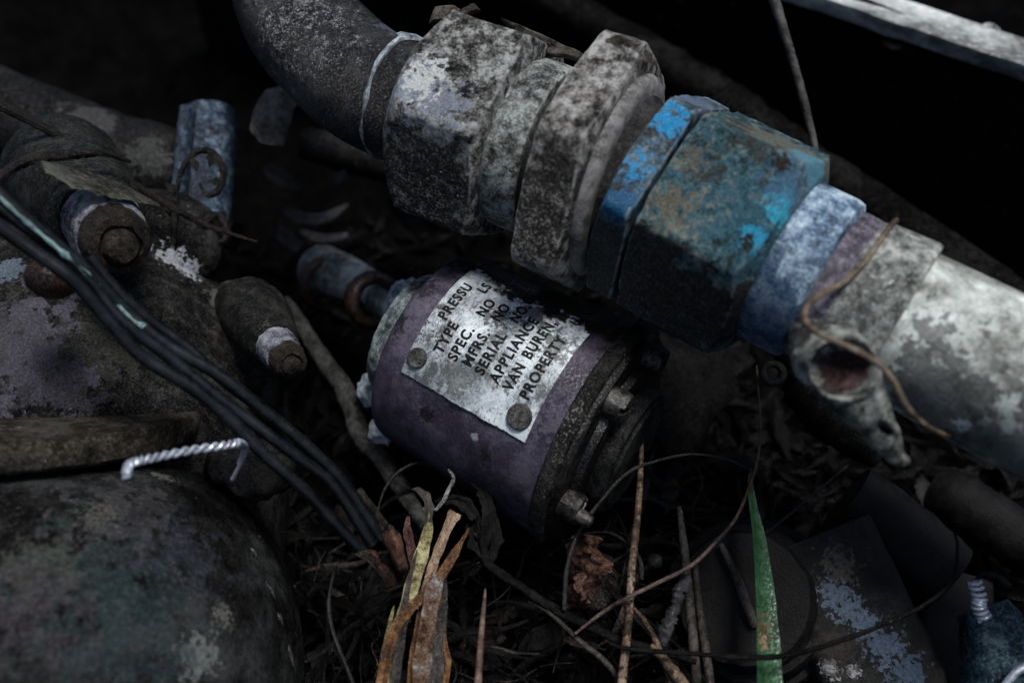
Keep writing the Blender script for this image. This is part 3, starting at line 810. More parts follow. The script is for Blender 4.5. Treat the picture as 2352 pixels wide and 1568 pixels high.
for i, (lb, pts, r_, d0, d1) in enumerate(cabs):
    path = PP(pts, d0, d1)
    path = [q + Vector((noise.noise(q * 60 + Vector((i, 0, 0))), noise.noise(q * 60 + Vector((0, i, 5))), 0)) * .0012 for q in path]
    V, F = tube(path, r_, seg=16, n=10, rough=.05, rs=900)
    o = link('electric_cable', V, F, M_cableg if i == 2 else M_cable, None, path[len(path) // 2], smooth=60)
    tag(o, lb, 'cable', 'black cables running over the left casting')
    if i == 2:
        sp = spline(path, 10)
        seg_ = [q + (-FW * .00135 + UP * .0003 - RT * .0003) for q in sp[4:46]]
        V, F = [], []
        for k_, q in enumerate(seg_):
            T = (seg_[min(len(seg_) - 1, k_ + 1)] - seg_[max(0, k_ - 1)]).normalized()
            a = T.cross(-FW).normalized()
            wq = .00075 * max(.12, .7 + 1.3 * noise.noise(Vector((k_ * .33, 2.0, 9.0))))
            for (u, v) in ((-wq, -.0002), (-wq * .5, .00024), (wq * .5, .00024), (wq, -.0002)): V.append(q + a * u - FW * v)
            if k_:
                b = (k_ - 1) * 4
                F += [(b, b + 1, b + 5, b + 4), (b + 1, b + 2, b + 6, b + 5), (b + 2, b + 3, b + 7, b + 6), (b + 3, b, b + 4, b + 7)]
        link('corroded_streak', V, F, M_green, o, smooth=60)

# ------------------------------------------------------------------ twisted lock wire
M_wire = grime('bright_steel_wire', [(.22, .24, .28), (.36, .39, .45), (.50, .54, .60)], s=.6, rough=(.28, .4), metal=.45, bump=.1, fleck=False)
lw = thing('lock_wire', 'shiny twisted steel lock wire sticking out left below the cables', 'wire', P(430, 1050, 172))
base = spline(PP([(290, 1090), (296, 1068), (318, 1058), (370, 1047), (440, 1033), (510, 1023), (548, 1016)], 166, 186), 30)
for ph in (0, math.pi):
    st = []
    for k_, q in enumerate(base):
        T = (base[min(len(base) - 1, k_ + 1)] - base[max(0, k_ - 1)]).normalized()
        a = T.cross(-FW).normalized(); b = a.cross(T)
        g_ = 2 * math.pi * k_ / 19.0 + ph
        st.append(q + a * math.cos(g_) * .00046 + b * math.sin(g_) * .00046)
    tail = PP([(560, 1016), (567, 1030), (555, 1060), (533, 1100)], 187, 196) if ph == 0 else PP([(556, 1022), (560, 1034), (548, 1064)], 188, 194)
    V, F = tube(st + tail, .40, seg=8, n=2); link('strand', V, F, M_wire, lw)
M_lump = grime('oily_clod', [(.003, .003, .003), (.009, .0085, .008), (.024, .022, .02)], s=.9, rough=(.3, .6), bump=.9, spk=((.12, .11, .10), .70, .8))
o = lump('oily_nut', P(575, 1085, 214), .0085, M_lump, None, amp=.4, fs=140, sq=(1.1, .8, .8)); tag(o, 'oily dark lump of a nut where the lock wire hooks in', 'nut')

# ------------------------------------------------------------------ left rear hose, blue clamp, fern, stalk, leaf
M_hose = grime('grey_hose', [(.0022, .0021, .0021), (.0056, .0054, .0053), (.013, .0127, .0125)], s=1.8, rough=(.6, .85), bump=.5, spk=((.075, .08, .08), .70, 1.2), spec=.2,
               patches=((P(180, 300, 268), 10, (.055, .055, .056), .45, .7), (P(335, 350, 262), 6.5, (.05, .052, .05), .5, .7)))
hz = thing('old_hose', 'thick dull grey hose running in from the left edge towards the blue clamp', 'hose', P(190, 300, 290))
V, F = tube(PP([(-160, 180), (0, 262), (150, 318), (300, 372), (440, 420)], 286, 274), [13, 12.6, 12.2, 11.6, 11.2], seg=48, n=10, rough=.03, rs=200); link('hose', V, F, M_hose, hz, smooth=60)
V, F = tube(PP([(300, 372), (350, 388), (410, 410)], 279, 276), [12.1, 12.7, 12.4], seg=48, n=10, rough=.03); link('sleeve', V, F, M_hose, hz, smooth=60)
V, F = tube(PP([(246, 352), (275, 362), (303, 372)], 281, 280), [12.0, 12.15, 12.1], seg=48, n=8, rough=.02); link('band', V, F, M_dark, hz, smooth=60)
M_mark = grime('faded_mark', [(.004, .004, .004), (.007, .007, .007)], s=1, bump=.1, spec=.1)
M_clamp = grime('flaking_blue_clamp', [(.004, .006, .010), (.012, .020, .036), (.026, .043, .066), (.11, .148, .195)], s=1.2, fine=.7, bump=.6, spots=((.014, .011, .010), .60, 2.6))
ck = thing('pipe_clamp', 'upright pipe clamp with flaking pale blue paint behind the curled fern', 'clamp', P(470, 540, 275))
def slab(name, p0, p1, hw, ht, mat, parent, n=14, ex=.35):
    """rounded bar between two points, half width and half thickness in metres"""
    def sec(t, i):
        out = []
        for q in range(28):
            a = 2 * math.pi * q / 28
            ca, sa = math.cos(a), math.sin(a)
            out.append((math.copysign(abs(ca) ** ex, ca) * hw, math.copysign(abs(sa) ** ex, sa) * ht))
        return out
    V, F = sweep([p0.lerp(p1, i / n) for i in range(n + 1)], sec, n=1)
    V = [v + (v - (p0 + p1) / 2).normalized() * .0004 * fbm(v, 260, 4) for v in V]
    return link(name, V, F, mat, parent, smooth=40)
slab('band', P(490, 262, 270), P(462, 545, 258), .0066, .0066, M_clamp, ck, ex=.8)
slab('lip', P(436, 262, 263), P(410, 535, 252), .0019, .0048, M_clamp, ck, ex=.6)
slab('foot', P(390, 505, 252), P(540, 545, 250), .0035, .004, M_dark, ck)
M_fern = grime('dark_dry_fern', [(.002, .0016, .0014), (.0065, .005, .004), (.018, .0138, .0112)], s=.7, bump=1.0, rough=(.34, .7))
fr = thing('dried_fern', 'curled dark brown dried fern frond in front of the blue clamp', 'fern', P(415, 545, 236))
V, F = tube(PP([(398, 560), (402, 490), (408, 425), (428, 372), (462, 346), (496, 358), (513, 398), (500, 440), (472, 446), (458, 420)], 236), [.7, .7, .65, .7, .75, .8, .85, .8, .6, .3], seg=10, n=8, rough=.4, rs=400); link('stem', V, F, M_fern, fr)
for (x, y, dx, dy) in ((440, 365, 12, 30), (488, 358, -8, 26), (505, 420, -26, -4), (405, 440, -26, -16), (403, 470, -24, -8), (480, 350, 0, 28)):
    V, F = blade(PP([(x, y), (x + dx * .5 + 4, y + dy * .5), (x + dx, y + dy)], 235), [1.0, 1.8, .3], fold=.5, th=.3, ref=-FW, n=5, wav=.6); link('frond', V, F, M_fern, fr)
V, F = tube(PP([(462, 520), (490, 495), (512, 505), (520, 545), (498, 560)], 240), [.8, 1.1, 1.0, .9, .4], seg=8, n=6, rough=.5, rs=300); o = link('curled_stalk', V, F, M_fern, None, P(490, 530, 240)); tag(o, 'small hooked dry stem curling at the foot of the blue clamp', 'stem')
V, F = tube(PP([(-40, 225), (60, 272), (150, 322), (260, 392), (370, 462), (470, 515), (590, 556)], 214, 236), [1.0, 1.1, 1.0, .9, .8, .7, .3], seg=8, n=8, rough=.2)
o = link('dead_stalk', V, F, M_fern, None, P(260, 392, 222)); tag(o, 'long thin black stalk crossing from the left edge down to the blue clamp', 'stalk')
M_leafg = grime('grey_green_leaf', [(.009, .0085, .006), (.028, .028, .021), (.06, .062, .05)], s=1.2, bump=.4, rough=(.5, .7), stretch=((1, 0, -.4), .3))
V, F = blade(PP([(95, 372), (150, 384), (220, 402), (285, 428), (330, 452), (362, 468)], 190, 206), [7, 11, 12, 8, 5, 2], fold=-.35, th=.5, ref=(UP - FW * .6), n=8, wav=.2)
o = link('dry_leaf', V, F, M_leafg, None, P(220, 402, 210)); tag(o, 'long curved grey green dry leaf lying over the upper left bolt', 'leaf')
V, F = tube(PP([(-20, 425), (30, 385), (90, 362), (170, 356), (240, 352), (300, 372)], 190, 206), [1.0, 1.0, 1.1, .9, .7, .4], seg=8, n=8, rough=.3)
o = link('dead_stalk', V, F, M_fern, None, P(90, 362, 208)); tag(o, 'bent brown stalk arching over the grey green leaf at the left', 'stalk')

# ------------------------------------------------------------------ flakes and dim things in the hollow behind
M_bark = grime('grey_bark', [(.007, .007, .0065), (.026, .026, .024), (.06, .0615, .058)], s=.9, bump=1.0, spec=.1)
M_bark3 = grime('pale_grey_bark', [(.03, .028, .024), (.09, .083, .07), (.18, .168, .145)], s=.9, bump=1.0, spec=.1)
M_bark2 = grime('brown_crust', [(.012, .010, .008), (.045, .040, .032), (.11, .10, .085)], s=.9, bump=1.0, spec=.1)
def flake(name, outline, d, mat, label, cat, thick=.0016, tilt=(0, 0), amp=.0012, curl=0.0, group=None):
    """crusty chip with an uneven outline and its own thickness; outline given as points seen from the camera side, tilted in depth"""
    cx = sum(p[0] for p in outline) / len(outline); cy = sum(p[1] for p in outline) / len(outline)
    bm = bmesh.new()
    pts = []
    m = len(outline)
    for i in range(m):
        a, b = outline[i], outline[(i + 1) % m]
        for k_ in range(4):
            t = k_ / 4
            x, y = a[0] + (b[0] - a[0]) * t, a[1] + (b[1] - a[1]) * t
            e = 1 + .05 * noise.noise(Vector((x * .09, y * .09, d)))
            pts.append((cx + (x - cx) * e, cy + (y - cy) * e))
    rings = 5
    V, F = [], []
    n_ = len(pts)
    for lay in (1, -1):
        for r_ in range(rings):
            f = 1 - r_ / rings
            for (x, y) in pts:
                xx, yy = cx + (x - cx) * f, cy + (y - cy) * f
                dd = d + (xx - cx) * tilt[0] + (yy - cy) * tilt[1] + curl * (((xx - cx) ** 2) * .004)
                p = P(xx, yy, dd)
                V.append(p - FW * (lay * thick * .5 * (1 if f < 1 else .55) - amp * fbm(p, 240, 4)))
        V.append(P(cx, cy, d) - FW * (lay * thick * .5))
    N = rings * n_ + 1
    for l in (0, 1):
        o_ = l * N
        for r_ in range(rings - 1):
            for j in range(n_):
                F.append((o_ + r_ * n_ + j, o_ + r_ * n_ + (j + 1) % n_, o_ + (r_ + 1) * n_ + (j + 1) % n_, o_ + (r_ + 1) * n_ + j))
        for j in range(n_): F.append((o_ + (rings - 1) * n_ + j, o_ + (rings - 1) * n_ + (j + 1) % n_, o_ + N - 1))
    for j in range(n_): F.append((j, (j + 1) % n_, N + (j + 1) % n_, N + j))
    bm.free()
    o = link(name, V, F, mat, None, P(cx, cy, d), smooth=50)
    return tag(o, label, cat, group)
flake('bark_chip', [(612, 205), (660, 200), (678, 235), (672, 262), (660, 290), (650, 340), (600, 330), (575, 300), (582, 260)], 256, M_bark3, 'rough grey bark chip hanging below the elbow of the pipe', 'bark chip', .003, (.05, -.08), .0018)
flake('bark_chip', [(985, 58), (1000, 20), (1040, 12), (1062, 26), (1090, 12), (1104, 24), (1070, 40), (1030, 52)], 206, M_bark2, 'crusty brown chip on top of the leftmost grey nut', 'bark chip', .0022, (0, 0), .0012)
flake('bark_chip', [(1150, 44), (1200, 62), (1290, 100), (1345, 128), (1330, 142), (1260, 128), (1195, 96)], 205, M_bark2, 'long splinter of crust lying on top of the grey collar', 'bark chip', .0022, (0, .04), .0012)
flake('bark_chip', [(1392, 92), (1420, 84), (1470, 104), (1500, 128), (1488, 150), (1440, 134), (1385, 116)], 192, M_bark2, 'brown crust on top of the narrow middle nut', 'bark chip', .0022, (0, 0), .0010)
M_pale = grime('pale_grey_leaf', [(.014, .014, .0155), (.026, .026, .028), (.045, .045, .048)], s=3, bump=.3, spec=.2)
for (pts, d, wd, lb) in (
    ([(648, 480), (690, 500), (745, 500), (800, 470)], 285, [1.6, 3.4, 3.2, 1.2], 'curved pale grey dead leaf lying in the dark hollow between the castings'),
    ([(690, 530), (740, 548), (800, 540)], 300, [1.5, 3, 1.6], 'dim grey leaf just below the curved pale one in the hollow'),
    ([(640, 525), (660, 550), (690, 570)], 292, [2, 5, 3], 'small rounded dim leaf left of the grey connector in the hollow'),
    ([(612, 385), (645, 410), (690, 432)], 300, [3, 5, 2], 'thin brownish leaf sliver below the grey bark chip'),
    ([(766, 416), (780, 408), (795, 396)], 262, [2, 3, 2], 'short pale straw end under the grey tube in the hollow')):
    V, F = blade(PP(pts, d), wd, fold=.3, th=.5, ref=-FW, n=6, wav=.3); tag(link('dead_leaf', V, F, M_pale, None, P(pts[1][0], pts[1][1], d)), lb, 'leaf')
V, F = tube(PP([(700, 330), (800, 352), (900, 372), (1020, 400)], 292, 285), [4.5, 6.0, 6.5, 6.5], seg=28, n=8, rough=.06); tag(link('grey_tube', V, F, M_hose, None, P(800, 352, 290), smooth=60), 'dull grey tube disappearing behind the leftmost nut', 'tube')
flake('dead_leaf', [(900, 430), (955, 420), (985, 470), (945, 525), (905, 500), (888, 465)], 300, M_hose, 'dim grey rounded leaf in the dark below the leftmost nut', 'leaf', .001, (0, 0), .0006)
V, F = tube(PP([(655, 690), (700, 760), (745, 830), (790, 895), (834, 1006), (874, 1050), (940, 1150), (980, 1210)], 262, 225), [1.6, 2.0, 2.3, 2.6, 2.6, 2.3, 2.0, 1.6], seg=12, n=8, rough=.2)
tag(link('grey_stick', V, F, M_bark, None, P(790, 895, 250), smooth=60), 'grey stick slanting down between the left casting and the purple canister', 'stick')

# ------------------------------------------------------------------ vine wire, lug, ring, brackets to the right
M_vine = grime('tan_vine', [(.03, .020, .012), (.085, .062, .042), (.17, .135, .10)], s=.8, bump=.4, rough=(.5, .7))
vpath = [ax2.at(pS2 + .0003, .0157, R(170)), ax2.at(pS2 + .0003, .0158, R(125)), ax2.at(pS2 + .0004, .0161, R(80)), ax2.at(pS2 + .0005, .0161, R(45)), ax2.at(pS2 + .0003, .0163, R(12))] + PP([(1938, 648, 173), (1890, 674, 170), (1857, 700, 167), (1847, 724, 164), (1860, 750, 162), (1895, 773, 160), (1950, 797, 158), (2010, 830, 158), (2050, 872, 159), (2080, 930, 161), (2120, 972, 166), (2170, 998, 174), (2240, 1018, 184), (2300, 1040, 194)], 0)
V, F = tube(vpath, [.42, .48, .52, .55, .55, .52, .52, .5, .5, .45, .4, .36], seg=10, n=10, rough=.15)
tag(link('dry_vine', V, F, M_vine, None, P(1866, 680, 167), smooth=60), 'thin tan dry vine looped round the pipe beside the purple ring', 'vine')
M_stem = grime('grey_brown_stem', [(.02, .018, .017), (.05, .046, .044), (.085, .08, .075)], s=1, bump=.4)
V, F = tube(PP([(1768, -30), (1800, 70), (1835, 190), (1865, 310), (1888, 420), (1905, 520)], 232, 240), [1.3, 1.15, 1.0, .9, .75, .6], seg=10, n=8, rough=.2)
tag(link('dry_stalk', V, F, M_stem, None, P(1835, 190, 235), smooth=60), 'thin grey brown stem dropping behind the blue nut from the top edge', 'stem')
M_bone = grime('bone_pale_cast', [(.014, .0142, .0125), (.065, .068, .060), (.17, .178, .160), (.32, .335, .31)], s=1.3, bump=.8, fine=.66, spots=((.016, .015, .013), .65, 2.0),
               patches=((P(1937, 850, 168), 4.6, (.035, .015, .016), .15), (P(1965, 882, 168), 2.4, (.12, .065, .075), .4, .8), (P(2036, 986, 168), 1.3, (.012, .010, .009), .2), (P(1850, 775, 172), 4.6, (.030, .030, .028), .5, .9), (P(1880, 900, 168), 3.6, (.032, .030, .027), .6, .85), (P(1928, 905, 163), 2.0, (.50, .51, .44), .6, .8), (P(2005, 925, 165), 2.8, (.40, .42, .38), .8, .7)))
lug = thing('socketed_lug', 'pale weathered skull shaped lug with a deep oval socket and pointed tip under the pipe', 'lug', P(1980, 920, 222))
def lug_mesh():
    ctr = [(1836, 756, 184), (1866, 782, 175), (1906, 818, 169), (1943, 868, 167), (1984, 925, 167), (2014, 972, 168), (2040, 1015, 170), (2058, 1042, 172), (2078, 1064, 174)]
    rad = [1.6, 4.4, 6.2, 5.9, 4.3, 3.1, 2.5, 1.9, .8]
    path = spline([P(*c) for c in ctr], 14)
    V, F = [], []
    m = len(path); seg = 72
    for i, p in enumerate(path):
        T = (path[min(m - 1, i + 1)] - path[max(0, i - 1)]).normalized()
        a = T.cross(-FW).normalized(); b = a.cross(T)
        r_ = lerp_list(rad, i / (m - 1)) * .001
        for j in range(seg):
            g_ = 2 * math.pi * j / seg
            q = p + a * math.cos(g_) * r_ + b * math.sin(g_) * r_ * .8
            q = q + (q - p).normalized() * .0006 * fbm(q, 180, 4)
            if math.sin(g_) > .0:
                pq = proj(q)
                e = math.hypot((pq.x - 1936) / 78, (pq.y - 846) / 68)
                if e < 1.25:
                    push = -.0013 * math.exp(-((e - 1.06) / .09) ** 2) + (.0072 * (1 - min(1, e / .98) ** 6) if e < .98 else 0)
                    q = q + FW * push
                e = math.hypot(((pq.x - 2036) * .8 + (pq.y - 986) * .6) / 26, (-(pq.x - 2036) * .6 + (pq.y - 986) * .8) / 11)
                if e < 1: q = q + FW * .0026 * (1 - e ** 4)
            V.append(q)
        if i:
            o_ = (i - 1) * seg
            for j in range(seg): F.append((o_ + j, o_ + (j + 1) % seg, o_ + seg + (j + 1) % seg, o_ + seg + j))
    F += [tuple(range(seg)), tuple((m - 1) * seg + j for j in range(seg))]
    return V, F
V, F = lug_mesh(); link('lug', V, F, M_bone, lug, smooth=60)
V, F = torus(P(1776, 858, 228), (-FW + RT * -.35 + UP * .2), .0022, .0009); 
rn = thing('round_nut', 'small dull grey ring nut left of the pale skull shaped lug', 'nut', P(1776, 858, 230))
link('rim', V, F, M_darkgrey, rn)
lathe_between('centre', P(1776, 858, 233), P(1774, 858, 227.6), [(0, 2.6), (.8, 2.6), (.85, 1.5), (.98, 1.3), (1, .01)], M_darkgrey, rn)
V, F = tube(PP([(1800, 735), (1835, 800), (1850, 870), (1890, 940), (1960, 1000), (2020, 1050)], 236, 232), [5, 6, 5.5, 6, 5, 3], seg=28, n=8, rough=.2); tag(link('dark_bracket', V, F, M_dark, None, P(1850, 870, 236), smooth=60), 'dark shadowed bracket behind the pale skull shaped lug', 'bracket')
flake('bracket_plate', [(1490, 770), (1700, 790), (1732, 830), (1705, 845), (1690, 870), (1700, 905), (1680, 920), (1640, 960), (1600, 1050), (1540, 1050), (1480, 960)], 262, M_dark, 'flat dark notched bracket plate right of the purple canister', 'bracket', .0025, (.03, -.05), .0008)

# lower right: round cover, casting with blue paint, blue fitting, bar
M_cast = grime('dark_casting', [(.0012, .0012, .0012), (.0032, .0031, .003), (.0085, .0083, .008)], s=2.2, rough=(.45, .7), bump=.35, spk=((.06, .06, .057), .77, 1.4), spec=.12, fleck=False)
M_castb = grime('casting_with_blue_paint', [(.002, .002, .002), (.006, .0059, .0056), (.017, .0168, .016)], s=1.2, rough=(.45, .7), bump=.8, spk=((.11, .11, .10), .71, 1.2), spec=.25)
cov = thing('round_cover', 'dark round cover with a raised rim at the lower right behind the green blade', 'cover', P(1720, 1400, 240))
a0, a1 = P(1735, 1400, 232), P(1705, 1372, 212)
lathe_between('body', a0, a1, [(0, 17.4), (.55, 17.5), (.72, 16.8), (.74, 15.2), (.95, 14.6), (1.0, 13.8), (1.02, .01)], M_cast, cov, 120, .0004, 200)
lathe_between('rim', a0, a0.lerp(a1, .5), [(0, 19.6), (.9, 19.6), (1.0, 18.9), (1.01, 17.0)], M_cast, cov, 120, .0003, 200)
cst = thing('machine_casting', 'dark blocky casting with scraped light blue paint at the lower right', 'casting', P(2000, 1480, 225))
blk = slab('block', P(1860, 1235, 226), P(2055, 1660, 214), .0128, .0120, M_castb, cst, n=30)
remat(blk, grime('casting_scraped_blue', [(.002, .002, .002), (.006, .0059, .0056), (.017, .0168, .016)], s=2.0, rough=(.45, .7), bump=.5, spk=((.07, .07, .065), .76, 1.2), spec=.14, fleck=False,
    patches=stains(blk, [(1915, 1362, 3.0, (.085, .11, .15), .8), (1950, 1398, 3.0, (.085, .11, .15), .8), (1990, 1432, 2.4, (.08, .105, .145), .9), (2030, 1480, 3.6, (.08, .105, .15), .9, .8), (2090, 1545, 3.6, (.045, .07, .11), .9, .8), (1925, 1300, 3.4, (.06, .058, .045), 1.0, .8), (1905, 1535, 2.2, (.30, .30, .30), .6), (1960, 1540, 1.4, (.26, .26, .26), .6), (1920, 1500, 4.5, (.028, .022, .018), .8, .7)])))
V, F = tube(PP([(1940, 1150), (2060, 1240), (2170, 1330)], 230, 224), [9.5, 9.8, 9.0], seg=40, n=8, rough=.05); link('cylinder', V, F, M_cast, cst, smooth=50)
slab('web', P(2170, 1330, 232), P(2170, 1660, 214), .0095, .006, M_cast, cst)
bf = thing('blue_fitting', 'dim blue painted fitting with a bright wire loop at the lower right corner', 'fitting', P(2300, 1540, 215))
M_bluedark = grime('dim_blue_paint', [(.002, .004, .005), (.007, .018, .026), (.018, .044, .06), (.07, .105, .12)], s=1.8, bump=.5)
V, F = tube(PP([(2255, 1395), (2290, 1470), (2310, 1560), (2330, 1660)], 205, 198), [5.0, 7.5, 8.5, 9.0], seg=32, n=8, rough=.1); link('body', V, F, M_bluedark, bf, smooth=50)
base = spline(PP([(2238, 1335), (2250, 1372), (2248, 1392), (2262, 1420)], 196), 24)
st = []
for k_, q in enumerate(base):
    T = (base[min(len(base) - 1, k_ + 1)] - base[max(0, k_ - 1)]).normalized(); a = T.cross(-FW).normalized(); b = a.cross(T); g_ = k_ / 8.0 * 2 * math.pi
    st.append(q + a * math.cos(g_) * .0011 + b * math.sin(g_) * .0011)
V, F = tube(st, .42, seg=8, n=2); link('wire_coil', V, F, M_wire, bf)
V, F = tube(PP([(2238, 1340), (2258, 1318), (2290, 1322), (2320, 1345)], 198), .5, seg=8, n=8); link('wire_tail', V, F, M_darkgrey, bf)
V, F = tube(PP([(2290, 1600), (2322, 1555), (2345, 1535), (2380, 1520)], 190), .75, seg=8, n=8); link('wire_loop', V, F, M_wire, bf)
V, F = tube(PP([(2165, 1130), (2200, 1150), (2280, 1200), (2420, 1290)], 246, 236), [6.5, 7, 7, 7], seg=32, n=8, rough=.1); tag(link('dark_bar', V, F, M_cast, None, P(2230, 1170, 242), smooth=50), 'rounded dim grey bar near the right edge below the pipe', 'bar')
# ------------------------------------------------------------------ plants and litter in front
def strawmat(name, cols, **kw):
    kw.setdefault('bump', .5); kw.setdefault('rough', (.5, .75))
    return grime(name, cols, stretch=((.12, .25, .96), .14), s=kw.pop('s', .7), spec=.25, **kw)
M_yg = strawmat('yellow_green_dry_grass', [(.022, .015, .006), (.13, .115, .050), (.30, .275, .15)], spots=((.05, .028, .010), .69, 1.8))
M_or = strawmat('orange_dry_grass', [(.022, .010, .004), (.085, .038, .013), (.20, .105, .048)], spots=((.03, .014, .007), .66, 1.6))
M_tan = strawmat('tan_dry_grass', [(.04, .022, .013), (.14, .088, .058), (.28, .21, .15)])
M_greyb = strawmat('grey_dry_blade', [(.008, .0068, .0055), (.024, .0207, .0175), (.058, .052, .045)], spots=((.16, .15, .15), .70, 1.5))
M_straw = strawmat('mottled_straw', [(.018, .011, .007), (.085, .056, .036), (.22, .165, .12)], spots=((.016, .009, .006), .57, 1.3), s=.8)
M_pink = strawmat('pinkish_stick', [(.03, .019, .013), (.088, .057, .041), (.155, .105, .08)])
M_twig = grime('black_twig', [(.0014, .0013, .0013), (.004, .0038, .0037), (.011, .0104, .010)], s=.6, bump=1.0, rough=(.4, .7), spk=((.09, .088, .085), .70, .6), spec=.14)
M_gstem = grime('dim_grey_stem', [(.003, .0027, .0025), (.009, .0081, .0076), (.021, .0191, .018)], s=.6, bump=.6)
M_rstem = grime('red_brown_stem', [(.022, .014, .011), (.058, .038, .031), (.11, .078, .066)], s=.6, bump=.5)
M_blade = grime('green_blade', [(.008, .030, .012), (.016, .056, .022), (.027, .082, .037)], s=1.4, bump=.25, rough=(.35, .5), stretch=((0, .3, .95), .12), spk=((.20, .33, .25), .735, 1.2),
                patches=((P(1735, 1440, 197), 3.2, (.10, .05, .025), .5, .7), (P(1738, 1475, 195), 2.2, (.30, .17, .11), .5, .9), (P(1722, 1085, 212), 4.0, (.05, .045, .028), .3)))
M_rleaf = grime('red_brown_leaf', [(.009, .004, .0025), (.036, .0155, .009), (.095, .047, .031)], s=.8, bump=.6, rough=(.5, .75), spots=((.008, .005, .004), .66, 1.6))
M_bleaf = grime('brown_leaf', [(.004, .003, .0023), (.012, .008, .0056), (.026, .017, .0115)], s=1.2, bump=.4, rough=(.5, .75), patches=((P(905, 1260, 203), 4.2, (.10, .052, .034), .4),))
GR = 'dry grass blades standing in front of the canister'
V, F = blade(PP([(880, 1620, 188), (897, 1568, 190), (903, 1506, 193), (911, 1450, 196), (930, 1405, 199), (945, 1350, 202), (962, 1294, 205), (977, 1242, 208), (985, 1200, 210), (976, 1165, 212)], 0), [2.4, 2.5, 2.5, 2.5, 2.9, 3.0, 3.0, 2.7, 1.8, .9], fold=.3, th=.3, ref=-FW, wav=.25)
tag(link('grass_blade', V, F, M_yg, None, P(897, 1568, 190)), 'tallest yellow green dry grass blade of the clump in front of the canister', 'grass blade', GR)
V, F = blade(PP([(984, 1200, 210), (985, 1165, 212), (972, 1140, 214), (950, 1128, 216), (920, 1138, 218), (895, 1150, 219), (872, 1168, 220)], 0), [1.6, 2.2, 2.6, 2.4, 2.2, 1.6, .6], fold=.5, th=.3, ref=UP, wav=.5)
tag(link('grass_blade', V, F, M_greyb, None, P(950, 1128, 216)), 'withered grey grass tip bent over to the left above the yellow blade', 'grass blade', GR)
V, F = blade(PP([(868, 1640, 187), (890, 1500, 191), (912, 1440, 193), (940, 1400, 195), (984, 1355, 197), (1014, 1320, 199), (1044, 1272, 201), (1062, 1240, 202), (1078, 1212, 203)], 0), [2.4, 2.4, 2.3, 2.0, 2.0, 2.3, 1.8, .9, .2], fold=.35, th=.3, ref=-FW - RT * .3, wav=.25)
tag(link('grass_blade', V, F, M_or, None, P(912, 1440, 193)), 'orange dry grass blade with a dark tip leaning right across the clump', 'grass blade', GR)
V, F = blade(PP([(968, 1400, 206), (985, 1330, 207), (999, 1285, 208), (1014, 1246, 209), (1029, 1209, 210), (1046, 1176, 211)], 0), [2.0, 2.0, 1.9, 1.9, 2.2, 2.7], fold=.3, th=.35, ref=-FW, wav=.3)
tag(link('grass_blade', V, F, M_tan, None, P(999, 1285, 208)), 'pale pinkish tan broken grass stub behind the orange blade', 'grass blade', GR)
V, F = blade(PP([(962, 1640, 186), (968, 1530, 190), (980, 1440, 193), (992, 1370, 196), (1004, 1318, 199)], 0), [3.2, 3.3, 3.4, 3.3, 2.6], fold=.35, th=.4, ref=-FW + RT * .2, wav=.2)
M_or2 = strawmat('orange_grey_streaked_stalk', [(.018, .009, .005), (.075, .038, .017), (.085, .068, .058), (.20, .19, .185)], spots=((.03, .018, .012), .66, 1.6), s=1.0)
tag(link('grass_blade', V, F, M_or2, None, P(962, 1640, 186)), 'broad orange and grey streaked stalk at the foot of the grass clump', 'grass blade', GR)
V, F = blade(PP([(1010, 1640, 190), (1000, 1500, 196), (1012, 1400, 200), (1018, 1330, 203)], 0), [3.0, 3.2, 3.0, 1.6], fold=.4, th=.4, ref=-FW, wav=.3)
tag(link('grass_blade', V, F, M_greyb, None, P(1000, 1500, 196)), 'dull dark brown stalk on the right edge of the grass clump', 'grass blade', GR)
for (b, m_, t, w_, mt, lb) in (((905, 1640, 184), (925, 1440, 194), (958, 1262, 206), 1.5, M_greyb, 'thin grey dry blade hidden behind the left edge of the yellow blade'), ((938, 1640, 187), (958, 1450, 196), (1000, 1300, 203), 1.2, M_or, 'narrow orange brown blade between the yellow and the orange ones'),
                               ((985, 1640, 189), (992, 1480, 196), (1030, 1290, 205), 1.3, M_greyb, 'narrow grey blade leaning behind the streaked stalk'), ((880, 1640, 186), (888, 1520, 192), (905, 1390, 200), 1.4, M_yg, 'short yellowish dry blade at the left foot of the clump'),
                               ((1020, 1640, 191), (1030, 1520, 197), (1022, 1420, 202), 1.0, M_or, 'short narrow orange blade at the right foot of the clump')):
    V, F = blade([P(*b), P((b[0] + m_[0]) / 2 - 4, (b[1] + m_[1]) / 2, (b[2] + m_[2]) / 2), P(*m_), P((t[0] + m_[0]) / 2 - 5, (t[1] + m_[1]) / 2, (t[2] + m_[2]) / 2), P(*t)], [w_, w_ * 1.1, w_ * 1.1, w_ * .9, .2], fold=.5, th=.2, ref=-FW, wav=.3)
    tag(link('grass_blade', V, F, mt, None, P(*m_)), lb, 'grass blade', GR)
V, F = blade(PP([(954, 1320, 214), (945, 1260, 216), (936, 1215, 217), (938, 1185, 218)], 0), [1.6, 2.0, 1.8, .6], fold=.4, th=.3, ref=-FW, wav=.3)
M_mar = strawmat('maroon_blade', [(.014, .006, .006), (.045, .018, .018), (.085, .04, .038)])
tag(link('grass_blade', V, F, M_mar, None, P(945, 1260, 216)), 'short dark red broken blade behind the yellow grass', 'grass blade', GR)
V, F = tube(PP([(1095, 1640, 186), (1098, 1568, 189), (1107, 1440, 194), (1115, 1352, 198)], 0), [.8, .74, .58, .22], seg=10, n=8, rough=.1)
tag(link('thin_stick', V, F, M_pink, None, P(1098, 1568, 189), smooth=60), 'thin pinkish brown stick standing alone right of the grass clump', 'stick')
